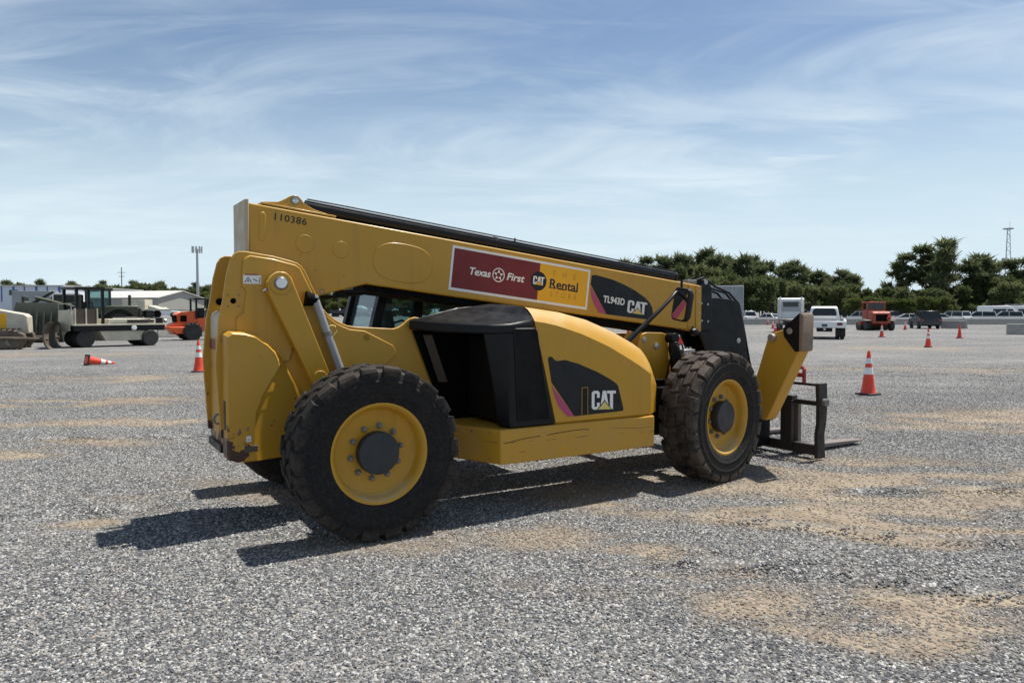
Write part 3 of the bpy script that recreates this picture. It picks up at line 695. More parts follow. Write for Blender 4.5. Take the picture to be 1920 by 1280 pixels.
words('lettering', 'Rental', (a[0], a[1], e[0], a[1] + .096), 'stencil_black', boom, y_, BF, bold=.022)
ser = []
for fx in (.03, .13, .395, .50, .93):      # slab serifs
    ser.append([(a[0] + fx * (e[0] - a[0]) - .012, a[1]), (a[0] + fx * (e[0] - a[0]) + .018, a[1]), (a[0] + fx * (e[0] - a[0]) + .018, a[1] + .010), (a[0] + fx * (e[0] - a[0]) - .012, a[1] + .010)])
for g in ser: flat('letter_serif', g, 'stencil_black', boom, y_ - .0006, BF)
a = UV(2.225, 2.060); e = UV(2.535, 2.066)
words('lettering', 'T  H  E', (a[0], a[1], e[0] - .01, a[1] + .055), 'decal_ochre', boom, y_, BF, spacing=1.3)
a = UV(2.198, 1.852)
words('lettering', 'S T O R E', (a[0], a[1] + .004, a[0] + .33, a[1] + .062), 'decal_ochre', boom, y_, BF, spacing=1.1)
sw = [(2.729, 2.082), (2.785, 2.085), (2.841, 2.076), (3.01, 2.042), (3.173, 1.991), (3.32, 1.932), (3.459, 1.857), (3.53, 1.80), (3.565, 1.747), (3.585, 1.63), (3.56, 1.612), (2.925, 1.676), (2.715, 1.985)]
flat('boom_decal', sw, 'decal_black', boom, -.2012)
flat('decal_stripe', [(2.713, 1.968), (2.920, 1.678), (2.822, 1.693), (2.75, 1.80), (2.722, 1.87)], 'decal_pink', boom, -.2022)
a = UV(2.878, 1.802); e = UV(3.168, 1.768)
words('lettering', 'TL943D', (a[0], a[1], e[0], a[1] + .075), 'decal_white', boom, -.2024, BF, bold=.032)
a = UV(3.205, 1.700); e = UV(3.475, 1.665)
cat_logo((a[0], a[1] - .004, e[0], a[1] + .132), boom, -.2024, BF)
# boom front collar, fly section, gooseneck
cl_ = [(4.10, BT(4.10) - .01), (4.10, 1.498), (4.14, 1.494), (4.14, BT(4.14) - .012)]
MB().prism(cl_, -.208, -.198).prism([(4.22, BT(4.22) - .008), (4.22, 1.486), (4.302, 1.474), (4.302, BT(4.30) - .016)], -.210, -.198).build('boom_end_plate', 'yellow_paint', boom, .003)
for i in range(4):
    z_ = 1.56 + i * .125
    MB().lathe([(.011, -.2095), (.011, -.214), (.007, -.216)], 10, (4.262, 0, z_)).build('bolt', 'steel', boom)
MB().box(4.15, 4.29, -.15, .15, BT(4.2) + .005, BT(4.2) + .05).build('hose_carrier', 'dull_steel', boom, .005)
fly = MB().prism([(4.285, 1.99), (4.33, 2.005), (4.36, 2.07), (4.40, 2.085), (4.44, 2.04), (4.50, 1.985), (4.50, 1.47), (4.285, 1.49)], -.185, .185).build('boom_head', 'black_metal', TH, .008)
MB().lathe([(.028, -.184), (.028, -.190), (.022, -.191)], 20, (4.395, 0, 2.045)).build('head_pin', 'steel', fly)
for bx_, bz_ in ((4.33, 1.80), (4.43, 1.79), (4.335, 1.60), (4.435, 1.59)):
    MB().lathe([(.013, -.185), (.013, -.190), (.009, -.192)], 10, (bx_, 0, bz_)).build('bolt', 'steel', fly)
NS = [(4.44, 1.868), (4.62, 1.866), (4.82, 1.850), (4.90, 1.835), (4.948, 1.800), (4.985, 1.74), (5.025, 1.64), (5.09, 1.33), (5.147, 1.06), (5.22, .72), (5.20, .55), (5.08, .50), (4.98, .60), (4.93, .85), (4.76, 1.06), (4.46, 1.20), (4.34, 1.42), (4.31, 1.47), (4.44, 1.50)]
nose = MB().prism(NS, -.175, -.145).prism(NS, .145, .175).prism([(4.46, 1.855), (4.82, 1.838), (4.935, 1.79), (5.01, 1.64), (5.12, 1.10), (5.06, 1.09), (4.95, 1.60), (4.88, 1.74), (4.80, 1.78), (4.46, 1.80)], -.145, .145).build('boom_nose', 'black_metal', TH, .006)
MB().lathe([(.032, -.175), (.032, -.183), (.026, -.185)], 20, (4.958, 0, 1.358)).build('nose_pin', 'steel', nose)
MB().cyl((4.99, -.14, .62), (5.0, .14, .62), .05, n=16).build('coupler_pin', 'dull_steel', nose)
for yy, dx in ((-.12, 0), (-.06, .02), (.07, .01)):
    MB().tube([(4.25, yy, BT(4.25) + .04), (4.42, yy, 2.10 - dx), (4.62, yy, 2.00 - dx), (4.85, yy, 1.93), (5.02, yy, 1.80), (5.10, yy, 1.55), (5.22, yy, 1.10), (5.30, yy, .88)], .014, 8).build('head_hose', 'black_plastic', nose)
MB().cyl((4.80, -.18, 1.02), (5.05, -.18, .80), .045, n=14).cyl((5.05, -.18, .80), (5.14, -.18, .72), .022, n=12).build('tilt_cylinder', 'black_metal', nose)
# fork carriage
cp_ = MB().prism([(5.0, .10), (5.0, .60), (5.10, .80), (5.30, .86), (5.40, .80), (5.40, .08), (5.1, .06)], -.30, -.26).prism([(5.0, .10), (5.0, .60), (5.10, .80), (5.30, .86), (5.40, .80), (5.40, .08), (5.1, .06)], .26, .30).box(5.28, 5.38, -.26, .26, .1, .8).cyl((5.15, -.26, .30), (5.15, .26, .30), .06).build('coupler', 'black_metal', TH, .008)
car = MB().box(5.42, 5.50, -.90, .90, .045, .165).box(5.43, 5.47, -.93, .93, .62, .675).box(5.43, 5.47, -.93, .93, .845, .875).build('fork_carriage', 'brown_black', TH, .004)
PST = [(5.38, .02), (5.52, .02), (5.50, .30), (5.53, .42), (5.545, .62), (5.53, .885), (5.38, .885), (5.40, .62), (5.40, .42), (5.375, .30)]
for s in (-1, 1):
    MB().prism(PST, s * .985, s * .935).build('carriage_post', 'brown_black', car, .006)
    MB().lathe([(.045, s * .984), (.045, s * 1.03), (.036, s * 1.036)], 22, (5.47, 0, .665)).build('side_roller', 'dull_steel', car)
    y0, y1 = (-.62, -.46) if s < 0 else (.46, .62)
    fk = [(5.505, .62), (5.56, .62), (5.565, .12), (5.60, .095), (6.60, .075), (6.80, .062), (6.80, .052), (6.5, .040), (5.57, .035), (5.505, .07)]
    MB().prism(fk, y0, y1).build('fork', 'fork_steel', car, .006)
    MB().box(5.40, 5.50, y0 + .01, y1 - .01, .60, .71).box(5.38, 5.428, y0, y1, .10, .66).build('fork_hanger', 'brown_black', car, .006)
MB().tube([(5.45, -.735, .87), (5.45, -.735, 1.03), (5.45, -.72, 1.05), (5.45, -.35, 1.05), (5.45, -.33, 1.03), (5.45, -.33, .87)], .022, 10).box(5.435, 5.465, -.72, -.345, .935, .985).build('red_guard', 'red_paint', car)
# stabiliser legs in front of the front wheels, swung up and out
XL = 4.62
LEG = [(-.735, .98), (-.70, .82), (-.78, .56), (-.82, .515), (-.87, .51), (-.91, .56), (-1.30, 1.30), (-1.15, 1.52), (-1.08, 1.512), (-.96, 1.476), (-.905, 1.455), (-.882, 1.40)]
for s in (1, -1):
    pts = [(y * s, z) for y, z in LEG]
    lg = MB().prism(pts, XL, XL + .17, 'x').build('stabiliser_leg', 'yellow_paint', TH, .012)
    MB().box(XL + .02, XL + .15, min(s * -.86, s * -.30), max(s * -.86, s * -.30), .50, .80).build('leg_mount', 'black_metal', lg, .01)
    MB().prism([(y * s, z) for y, z in ((-1.105, 1.525), (-1.31, 1.69), (-1.30, 1.285), (-1.26, 1.285), (-1.12, 1.44))], XL - .025, XL - .002, 'x').build('pad_bracket', 'black_metal', lg, .004)
    MB().obox(((-1.345) * s, 0, 0), (1, 0, 0), (0, 1, 0), (0, 0, 1)) if False else None
    MB().prism([(y * s, z) for y, z in ((-1.312, 1.675), (-1.312, 1.30), (-1.325, 1.285), (-1.355, 1.30), (-1.362, 1.65), (-1.345, 1.69), (-1.325, 1.692))], XL - .03, XL + .15, 'x').build('stabiliser_pad', 'pad_tan', lg, .012)
    for py_, pz_, pr in ((-.968, 1.422, .042), (-1.195, 1.500, .034)):
        xf = XL - .028 if pr < .04 else XL - .002
        MB().cyl((xf + .01, py_ * s, pz_), (xf - (.05 if pr > .04 else .006), py_ * s, pz_), pr, n=22).build('leg_pin', 'steel', lg, .003)
# front frame, levelling cylinder, valve, hoses, axles
for yy in (-.37, -.12):
    tw = MB().prism([(3.20, 1.02), (3.24, 1.40), (3.28, 1.47), (3.34, 1.485), (3.56, 1.478), (3.62, 1.46), (3.64, 1.40), (3.72, .60), (3.20, .60)], yy, yy + .03).build('front_frame_plate', 'yellow_paint', TH, .006)
MB().prism([(3.70, 1.28), (4.10, 1.15), (4.45, .75), (4.62, .55), (3.72, .55)], -.37, -.33).prism([(3.70, 1.28), (4.10, 1.15), (4.45, .75), (4.62, .55), (3.72, .55)], .33, .37).build('front_frame_plate', 'yellow_paint', TH, .006)
MB().box(3.25, 3.65, .12, .37, .6, 1.46).box(3.25, 4.7, -.33, .33, .55, .75).build('front_crossbox', 'yellow_paint', TH, .01)
MB().lathe([(.034, -.372), (.034, -.386), (.028, -.388)], 20, (3.47, 0, 1.335)).build('frame_pin', 'steel', TH)
MB().lathe([(.028, -.372), (.028, -.382), (.02, -.384)], 20, (3.30, 0, 1.405)).build('frame_pin', 'steel', TH)
MB().cyl((3.66, -.44, 1.33), (3.72, -.46, .93), .062, n=20).cyl((3.655, -.44, 1.38), (3.66, -.44, 1.33), .05, .06, 20).cyl((3.65, -.48, 1.42), (3.65, -.34, 1.42), .055, n=20).build('level_cylinder', 'black_metal', TH, .004)
MB().cyl((3.72, -.46, .93), (3.75, -.47, .62), .03, n=16).build('cylinder_rod', 'chrome', TH)
vb = MB().box(3.70, 3.86, -.56, -.46, 1.215, 1.30).build('valve_block', 'steel', TH, .006)
for k in range(3):
    MB().cyl((3.735 + k * .05, -.565, 1.255), (3.735 + k * .05, -.55, 1.255), .013, n=10).build('valve_port', 'chrome', vb); MB().cyl((3.735 + k * .05, -.51, 1.30), (3.735 + k * .05, -.51, 1.32), .012, n=8).build('valve_port', 'chrome', vb)
hz = MB()
hz.tube([(3.78, -.5, 1.215), (3.80, -.5, 1.12), (3.76, -.46, .98), (3.70, -.42, .80)], .011, 8).tube([(3.83, -.5, 1.215), (3.84, -.5, 1.08), (3.78, -.48, .88), (3.72, -.44, .70)], .010, 8)
hz.tube([(3.72, -.52, 1.30), (3.69, -.53, 1.36), (3.64, -.50, 1.34), (3.60, -.45, 1.2), (3.55, -.42, .9)], .010, 8).tube([(2.9, -.6, .95), (3.1, -.62, .93), (3.3, -.55, .86), (3.45, -.5, .74)], .02, 8).tube([(2.85, -.5, .85), (3.1, -.52, .88), (3.35, -.5, .80)], .022, 8)
hz.build('hydraulic_hose', 'black_plastic', TH)
MB().box(2.75, 3.25, -.95, -.30, .50, .95).box(3.0, 3.25, -.75, -.4, .95, 1.02).build('front_engine_tray', 'cavity_black', TH, .01)
for ax in (0.0, 3.575):
    A = MB().cyl((ax, -.93, .655), (ax, .93, .655), .085, n=18).lathe([(.09, -.28), (.20, -.16), (.22, 0), (.20, .16), (.09, .28)], 22, (ax, 0, .655)).box(ax - .11, ax + .11, -.86, -.70, .54, .77).box(ax - .11, ax + .11, .70, .86, .54, .77)
    A.build('axle', 'black_metal', TH, .01)
# wheels ----------------------------------------------------------
def make_wheel(rub, seed):
    rg = random.Random(seed)
    # local: axis y, outer side -y, hub centre at origin; outer face about y=-0.20
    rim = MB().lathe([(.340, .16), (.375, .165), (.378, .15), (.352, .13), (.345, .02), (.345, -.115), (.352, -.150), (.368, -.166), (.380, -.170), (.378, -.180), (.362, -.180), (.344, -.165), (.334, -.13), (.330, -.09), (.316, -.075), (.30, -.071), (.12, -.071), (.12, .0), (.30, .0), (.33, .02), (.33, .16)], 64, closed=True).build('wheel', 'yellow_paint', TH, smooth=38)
    tp = [(.350, -.150), (.376, -.178), (.42, -.192), (.445, -.200), (.450, -.206), (.458, -.206), (.463, -.200), (.50, -.204), (.525, -.204), (.529, -.209), (.540, -.209), (.544, -.203), (.57, -.198), (.604, -.187), (.619, -.167), (.625, -.12), (.627, 0), (.625, .12), (.619, .167), (.604, .187), (.57, .198), (.53, .206), (.475, .204), (.42, .192), (.376, .178), (.350, .150)]
    t = MB().lathe(tp, 88, closed=True)
    NL = 22
    for row, (ya, yb, off) in enumerate(((-.205, -.108, 0), (-.098, -.006, .5), (.006, .098, 0.08), (.108, .205, .58))):
        for k in range(NL):
            a0 = 2 * math.pi * (k + off) / NL + rg.uniform(-.012, .012)
            hw = math.pi / NL * rg.uniform(.74, .87)
            top = .655 - abs(rg.gauss(0, .0035)); ring = []
            sh = row in (0, 3)
            sg = -1 if row < 2 else 1
            out, inn = (ya, yb) if row < 2 else (yb, ya)
            def pt(a, r, y): return (r * math.cos(a), y, r * math.sin(a))
            j = lambda q: rg.uniform(-q, q)
            sk = .035 * (1 if row % 2 else -1)
            if sh:
                bot = [pt(a0 - hw * 1.02, .565, out * .985), pt(a0 + hw * 1.02, .565, out * .985), pt(a0 + hw * .9 + sk, .600, inn), pt(a0 - hw * .9 + sk, .600, inn)]
                midr = [pt(a0 - hw + j(.01), .612, out * 1.025), pt(a0 + hw + j(.01), .612, out * 1.025), pt(a0 + hw * .86 + sk, .63, inn), pt(a0 - hw * .86 + sk, .63, inn)]
                tops = [pt(a0 - hw * .84 + j(.014), top - .012, out * .975), pt(a0 + hw * .84 + j(.014), top - .012, out * .975), pt(a0 + hw * .80 + sk + j(.014), top, inn - sg * .008 * -1), pt(a0 - hw * .80 + sk + j(.014), top, inn + sg * .008)]
            else:
                bot = [pt(a0 - hw, .60, out), pt(a0 + hw, .60, out), pt(a0 + hw + sk, .60, inn), pt(a0 - hw + sk, .60, inn)]
                midr = [pt(a0 - hw * .96, .635, out), pt(a0 + hw * .96, .635, out), pt(a0 + hw * .96 + sk, .635, inn), pt(a0 - hw * .96 + sk, .635, inn)]
                tops = [pt(a0 - hw * .86 + j(.014), top, out - sg * .008), pt(a0 + hw * .86 + j(.014), top, out - sg * .008), pt(a0 + hw * .86 + sk + j(.014), top, inn + sg * .006), pt(a0 - hw * .86 + sk + j(.014), top, inn + sg * .006)]
            t.loft([bot, midr, tops])
    t.build('tyre', rub, rim, .004, smooth=30, seg=1)
    MB().lathe([(.150, -.070), (.158, -.085), (.160, -.15), (.154, -.162), (.02, -.166)], 40).build('hub', 'hub_grey', rim, .004, smooth=35)
    for k in range(10):
        a = 2 * math.pi * (k + .25) / 10
        cx, cz = .198 * math.cos(a), .198 * math.sin(a)
        MB().lathe([(.023, -.070), (.023, -.083), (.017, -.085), (.016, -.102), (.010, -.106)], 12, (cx, 0, cz)).build('wheel_nut', 'dull_steel', rim)
    return rim
wA = make_wheel('tyre_rubber', 3); wA.location = (0, -1.04, .655)
wB = make_wheel('tyre_rubber_muddy', 9); kp = Vector((3.575, -.78, .655)); ang = R(11.5)
wB.location = kp + Vector((math.sin(ang) * .26, -math.cos(ang) * .26, 0)); wB.rotation_euler = (0, 0, ang)
wC = clone(wA, TH, (0, 1.04, .655)); wC.rotation_euler = (0, R(40), math.pi)
wD = clone(wB, TH); kp2 = Vector((3.575, .78, .655)); wD.location = kp2 + Vector((-math.sin(ang) * .26, math.cos(ang) * .26, 0)); wD.rotation_euler = (0, R(25), math.pi + ang)
# engine hood -----------------------------------------------------
zu = ([1.378, 1.744, 2.061, 2.388, 2.647, 2.821, 2.924], [1.746, 1.700, 1.628, 1.507, 1.383, 1.271, 1.17])
zl = ([1.389, 1.568, 1.867, 2.181, 2.429, 2.603, 2.714, 2.93], [1.624, 1.600, 1.519, 1.399, 1.277, 1.182, 1.113, .98])
rings = []
for x in (1.40, 1.50, 1.62, 1.75, 1.90, 2.05, 2.20, 2.35, 2.48, 2.60, 2.70, 2.78, 2.84, 2.885):
    U, Lz = np.interp(x, *zu), np.interp(x, *zl); sd = -1.152 + .13 * sstep(2.68, 2.90, x) ** 1.3
    kz = lambda z: x + (max(0, 1.63 - z) * .249 if x < 1.41 else max(0, 1.63 - z) * .249 * max(0, (1.75 - x) / .35)) if x < 1.75 else x - .03 * sstep(2.6, 2.9, x) * (1.2 - z)
    pts = [(-.36, .735), (sd + .02, .735), (sd, .755), (sd, 1.0 if Lz > 1.05 else Lz - .03), (sd, Lz), (sd + .036, Lz + (U - Lz) * .36), (sd + .074, Lz + (U - Lz) * .64), (sd + .115, Lz + (U - Lz) * .86), (sd + .155, U), (-.70, U + .022), (-.36, U + .028)]
    rings.append([(kz(z), y, z) for y, z in pts])
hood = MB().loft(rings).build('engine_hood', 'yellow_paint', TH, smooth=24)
hd = [(1.534, 1.31), (1.553, 1.322), (1.578, 1.318), (1.606, 1.290), (1.634, 1.282), (1.718, 1.288), (1.86, 1.249), (2.066, 1.17), (2.218, 1.096), (2.285, 1.054), (2.305, 1.03), (2.368, .820), (2.358, .803), (1.816, .793), (1.573, 1.099)]
flat('hood_decal', hd, 'decal_black', hood, -1.1535)
flat('decal_stripe', [(1.573, 1.076), (1.816, .793), (1.740, .797), (1.646, .889), (1.596, 1.002)], 'decal_pink', hood, -1.1545)
cat_logo((2.003, .838, 2.275, 1.005), hood, -1.1548, lambda a, c: (a, c - (a - 2.0) * .045))
for bx0, bx1, bz0, bz1 in ((1.894, 1.899, .795, 1.04), (1.957, 1.962, .795, 1.038), (1.894, 1.962, 1.036, 1.041)):
    MB().box(bx0, bx1, -1.1556, -1.153, bz0, bz1).build('latch_outline', 'decal_ochre', hood)
MB().box(1.905, 1.952, -1.156, -1.153, .81, 1.02).build('hood_latch', 'black_plastic', hood)
# black cowl around the radiator
tri_lo, tri_hi = 0, 0
TOPV = [(.60, -.35, 1.628), (1.08, -.35, 1.752), (1.43, -.35, 1.776), (1.40, -.70, 1.772), (1.395, -.98, 1.752), (1.392, -1.06, 1.735), (1.39, -1.125, 1.690), (1.385, -1.160, 1.620), (1.16, -1.158, 1.600), (1.02, -1.10, 1.597), (.945, -1.02, 1.600), (.76, -.68, 1.606)]
cowl = MB()
low_ = [(x, y, z - .085 if i in (0, 10, 11) else (1.52 if i in (7, 8, 9) else z - .09)) for i, (x, y, z) in enumerate(TOPV)]
cowl.loft([low_, [(x + .0, y, z) for x, y, z in TOPV]])
cowl_o = cowl.build('cowl_roof', 'black_plastic', TH, .022, seg=3, smooth=50)
MB().raw([(.80, -.62, 1.662), (1.10, -.42, 1.757), (1.36, -.42, 1.776), (1.35, -.95, 1.758), (1.03, -.98, 1.640)], [(0, 1, 2, 3, 4)]) if False else None
def side_x(z, t):      # rear and front edges of the cowl side panel
    return (1.135 + (1.60 - z) * .035 + .02 * 0) if t == 0 else 1.388 + (1.63 - z) * .249
zs = [.742, .80, 1.0, 1.2, 1.4, 1.53]
ring = lambda z: [(side_x(z, 0), -1.160, z), (side_x(z, 1) + .004, -1.158, z), (side_x(z, 1) + .004, -1.10, z), (side_x(z, 0) + .02, -1.10, z), (.99 + (1.6 - z) * .175, -1.0, z), (.955 + (1.6 - z) * .185, -1.035, z)]
side = MB().loft([ring(z) for z in zs]).build('cowl_side', 'black_plastic', TH, .016, seg=3, smooth=50)
gr = [(1.205, 1.56), (1.39, 1.56), (1.415, 1.54), (1.545, .80), (1.535, .79), (1.245, .79), (1.232, .80), (1.192, 1.545)]
gp = MB().prism(gr, -1.1645, -1.15).build('side_grille', 'dark_mesh', TH, .003)
fr_ = MB()
for i in range(len(gr)):
    a_, c_ = gr[i], gr[(i + 1) % len(gr)]; fr_.cyl((a_[0], -1.163, a_[1]), (c_[0], -1.163, c_[1]), .007, n=6)
fr_.build('grille_rim', 'black_plastic', gp)
MB().raw([(.645, -.335, 1.54), (.97, -.335, .72), (1.18, -1.0, .72), (1.02, -.98, 1.54), (1.2, -.33, 1.54), (1.4, -.33, .72), (1.4, -1.0, .72), (1.2, -.98, 1.54)],
         [(4, 5, 6, 7), (0, 1, 5, 4), (1, 2, 6, 5), (0, 4, 7, 3)]).build('engine_bay', 'cavity_black', TH, smooth=0)
MB().raw([(.72, -.40, 1.50), (.78, -.46, 1.50), (.93, -.46, 1.08), (.87, -.40, 1.08), (.72 + .02, -.38, 1.50), (.89, -.38, 1.08)], [(0, 1, 2, 3), (0, 3, 5, 4)]).build('bay_panel', 'radiator_tan', TH, smooth=0)
MB().box(1.16, 1.22, -.95, -.42, .78, 1.48).build('radiator_core', 'dark_mesh', TH)
# side skirt (tank)
MB().prism([(1.065, -1.165), (2.735, -1.165), (2.735, -.36), (.86, -.36), (.86, -.66)], .445, .735, 'z').build('side_skirt', 'yellow_scratched', TH, .014, seg=3)
sk_ = bpy.data.objects['side_skirt']
for bx_, by_, bz_ in ((1.02, -1.065, .70), (1.02, -1.065, .485), (.95, -.875, .70)):
    MB().lathe([(.010, -.0), (.010, .006), (.006, .008)], 10, axis='x').build('bolt', 'dull_steel', sk_, loc=(bx_ - .006, by_ - .008, bz_), rot=(0, 0, R(-202)))
def scratch(pts, w, mat='stencil_black'):
    rg_ = random.Random(len(pts) * 7); up = [(x, z + w * rg_.uniform(.3, 1)) for x, z in pts]; dn = [(x, z - w * rg_.uniform(.3, 1)) for x, z in reversed(pts)]
    flat('scratch_mark', up + dn, mat, sk_, -1.1658)
scratch([(1.09, .622), (1.16, .628), (1.24, .640), (1.34, .648), (1.45, .655)], .004); scratch([(1.52, .655), (1.62, .664), (1.75, .671), (1.88, .674), (1.97, .668)], .004); scratch([(2.2, .665), (2.32, .650), (2.45, .638), (2.70, .630)], .0025)
scratch([(1.24, .535), (1.27, .537), (1.30, .535)], .003, 'rust_steel')
# cab (left side of the machine)
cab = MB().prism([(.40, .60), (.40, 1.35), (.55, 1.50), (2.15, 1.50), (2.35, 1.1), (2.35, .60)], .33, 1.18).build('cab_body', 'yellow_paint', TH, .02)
def pil(name, a_, b_, r=.035): return MB().obox([(p + q) / 2 for p, q in zip(a_, b_)], (r, 0, 0), (0, r, 0), [(q - p) / 2 for p, q in zip(a_, b_)]).build(name, 'black_metal', cab, .006)
Z0, Z1 = 1.48, 2.40
for yy in (.36, 1.15):
    pil('cab_pillar', (.545, yy, Z0), (.78, yy, Z1), .045); pil('cab_pillar', (.98, yy, Z0), (1.04, yy, Z1), .05); pil('cab_pillar', (2.22, yy, 1.2), (1.95, yy, Z1), .035)
MB().prism([(.74, 2.37), (.74, 2.44), (.80, 2.47), (1.9, 2.47), (2.0, 2.44), (2.0, 2.37)], .30, 1.20).build('cab_roof', 'black_plastic', cab, .02)
def pane(vs): MB().raw(vs, [(0, 1, 2, 3)]).build('cab_window', 'cab_glass', cab, smooth=0)
for yy in (.355, 1.155):
    pane([(.57, yy, Z0), (.97, yy, Z0), (1.02, yy, 2.38), (.79, yy, 2.38)]); pane([(1.0, yy, Z0), (2.12, yy, Z0), (1.96, yy, 2.38), (1.06, yy, 2.38)])
pane([(.55, .38, Z0), (.55, 1.13, Z0), (.775, 1.13, 2.38), (.775, .38, 2.38)]); pane([(2.18, .38, Z0 - .1), (2.18, 1.13, Z0 - .1), (1.96, 1.13, 2.38), (1.96, .38, 2.38)])
MB().box(.85, 1.30, .55, .98, 1.20, 1.36).prism([(.80, 1.32), (.92, 1.32), (.84, 1.72), (.74, 1.72)], .57, .96).build('driver_seat', 'black_plastic', cab, .03)
MB().tube([(1.85, .77, 1.2), (1.70, .77, 1.62)], .03).lathe([(.17, 0), (.19, .015), (.17, .03)], 24, (1.66, .77, 1.63), 'z', closed=True).build('steering_wheel', 'black_plastic', cab)
MB().prism([(1.8, 1.2), (1.8, 1.52), (1.95, 1.60), (2.1, 1.45), (2.1, 1.2)], .42, 1.10).build('dashboard', 'black_plastic', cab, .02)
MB().tube([(.70, .50, 1.50), (.76, .48, 1.58), (.90, .47, 1.62), (.93, .47, 1.59)], .012, 8).build('wiper_arm', 'black_plastic', cab)
# mirror on its arm, small work lamp under the boom end
ma = MB().tube([(2.62, -.86, 1.38), (2.68, -.88, 1.45), (3.06, -.90, 1.74), (3.19, -.90, 1.845), (3.26, -.88, 1.895), (3.40, -.86, 1.905)], [.034, .026, .019, .019, .019, .019], 12).tube([(3.36, -.86, 2.02), (3.36, -.86, 1.82)], .013, 8).build('mirror_arm', 'black_plastic', TH)
mc = Vector((3.285, -.93, 1.775))
def rrect(hx, hz, r, n=6):
    pts = []
    for cx, cz, a0 in ((hx - r, hz - r, 0), (-hx + r, hz - r, 90), (-hx + r, -hz + r, 180), (hx - r, -hz + r, 270)):
        for k in range(n + 1): pts.append((cx + r * math.cos(R(a0 + 90 * k / n)), cz + r * math.sin(R(a0 + 90 * k / n))))
    return pts
mh = MB().loft([[(x * .86, .065, z * .86) for x, z in rrect(.115, .165, .05)], [(x, .03, z) for x, z in rrect(.115, .165, .05)], [(x, -.012, z) for x, z in rrect(.115, .165, .05)]]).build('mirror_housing', 'black_plastic', TH, .004, loc=mc, rot=(R(-4), R(8), R(-96)))
MB().loft([[(x, -.0125, z) for x, z in rrect(.098, .148, .04)], [(x, -.0155, z) for x, z in rrect(.098, .148, .04)]]).build('mirror_glass', 'mirror_glass', mh)
MB().lathe([(.005, -.06), (.03, -.055), (.043, -.03), (.045, 0), (.035, .03), (.012, .05)], 18, (4.16, -.255, 1.475), 'x').build('work_lamp', 'black_plastic', TH)
MB().cyl((4.17, -.24, 1.50), (4.18, -.20, 1.53), .012, n=8).build('lamp_bracket', 'black_plastic', TH)
# ------------------------------------------------------------------ traffic cones
def make_cone(name, loc, label, group=None, h=0.90, stripes=True):
    c = empty(name, loc, random.uniform(0, 90)); tag(c, label, 'cone', group)
    k = h / .9
    MB().prism([(-.18 * k, -.18 * k), (.18 * k, -.18 * k), (.18 * k, .18 * k), (-.18 * k, .18 * k)], 0, .035, 'z').build('base', 'plain_rubber', c, .01)
    def R_(z): return (.145 - .117 * z / .9) * k
    MB().lathe([(R_(0) + .01, .03), (R_(0), .05), (R_(.2), .2 * k), (R_(.4), .4 * k), (R_(.87), .87 * k), (R_(.9) * .7, .9 * k), (R_(.9) * .4, .9 * k)], 24, axis='z').build('body', 'cone_orange', c)
    if stripes:
        for z0, z1 in ((.42, .56), (.64, .75)):
            MB().lathe([(R_(z0) + .004, z0 * k), (R_(z1) + .004, z1 * k), (R_(z1) - .01, z1 * k), (R_(z0) - .01, z0 * k)], 24, axis='z', closed=True).build('reflective_band', 'cone_white', c)
    return c
def at_g(x, y): return (x, y, gz(x, y) + .004)
make_cone('traffic_cone', at_g(7.33, 15.28), 'tall orange cone with white bands standing alone beyond the forks')
make_cone('traffic_cone', at_g(-8.92, 21.17), 'orange cone with white bands beside the rear of the telescopic handler')
for x, y in ((20.11, 35.97), (25.09, 50.54), (38.0, 72.01), (8.81, 38.93), (8.63, 55.25), (26.84, 76.66), (34.0, 99.0), (23.08, 64.22), (9.6, 47.0), (21.2, 60.0)):
    make_cone('traffic_cone', at_g(x, y), 'small orange cone with white bands standing out in the far yard', 'orange cones with white bands scattered across the far yard')
make_cone('traffic_cone', at_g(29.13, 48.48), 'plain dull orange cone without bands standing in the yard', h=.9, stripes=False)
fc = make_cone('traffic_cone', (-13.62, 23.8, .17), 'orange cone with white bands lying tipped over on its side')
fc.rotation_euler = (0, R(100), R(50))
MB().lathe([(.135, -.003), (.12, -.006), (.02, -.006)], 24, axis='z').build('cone_mouth', 'cone_orange', fc)

# ------------------------------------------------------------------ concrete barriers
JB = [(-.30, 0), (-.30, .08), (-.19, .33), (-.115, .80), (-.08, .82), (.08, .82), (.115, .80), (.19, .33), (.30, .08), (.30, 0)]
def barrier(x, y, rz, ln, label, group=None):
    b_ = MB().prism(JB, -ln / 2, ln / 2).build('concrete_barrier', 'concrete', None, .015, loc=(x, y, gz(x, y) - .002), rot=(0, 0, R(rz)))
    tag(b_, label, 'barrier', group); return b_
barrier(-23.25, 47.6, 28, 3.0, 'pale concrete barrier standing just behind the cream roller')
barrier(-22.75, 51.2, -52, 3.0, 'short concrete barrier standing behind the orange compact loader')
barrier(-12.45, 65.0, -35, 3.4, 'concrete barrier standing alone in the open yard beyond the handler cab')
barrier(45.8, 77.2, 35, 2.4, 'short concrete barrier standing end on beside the black car')
barrier(38.6, 55.8, 60, 2.6, 'single concrete barrier standing apart in front of the parked vans')
for i in range(18):
    x = 30.0 + i * 3.7; y = 100 + .18 * i
    barrier(x, y, 90 + random.uniform(-2, 2), 3.55, 'concrete barrier in the row in front of the parked cars', 'row of concrete barriers before the parked cars')

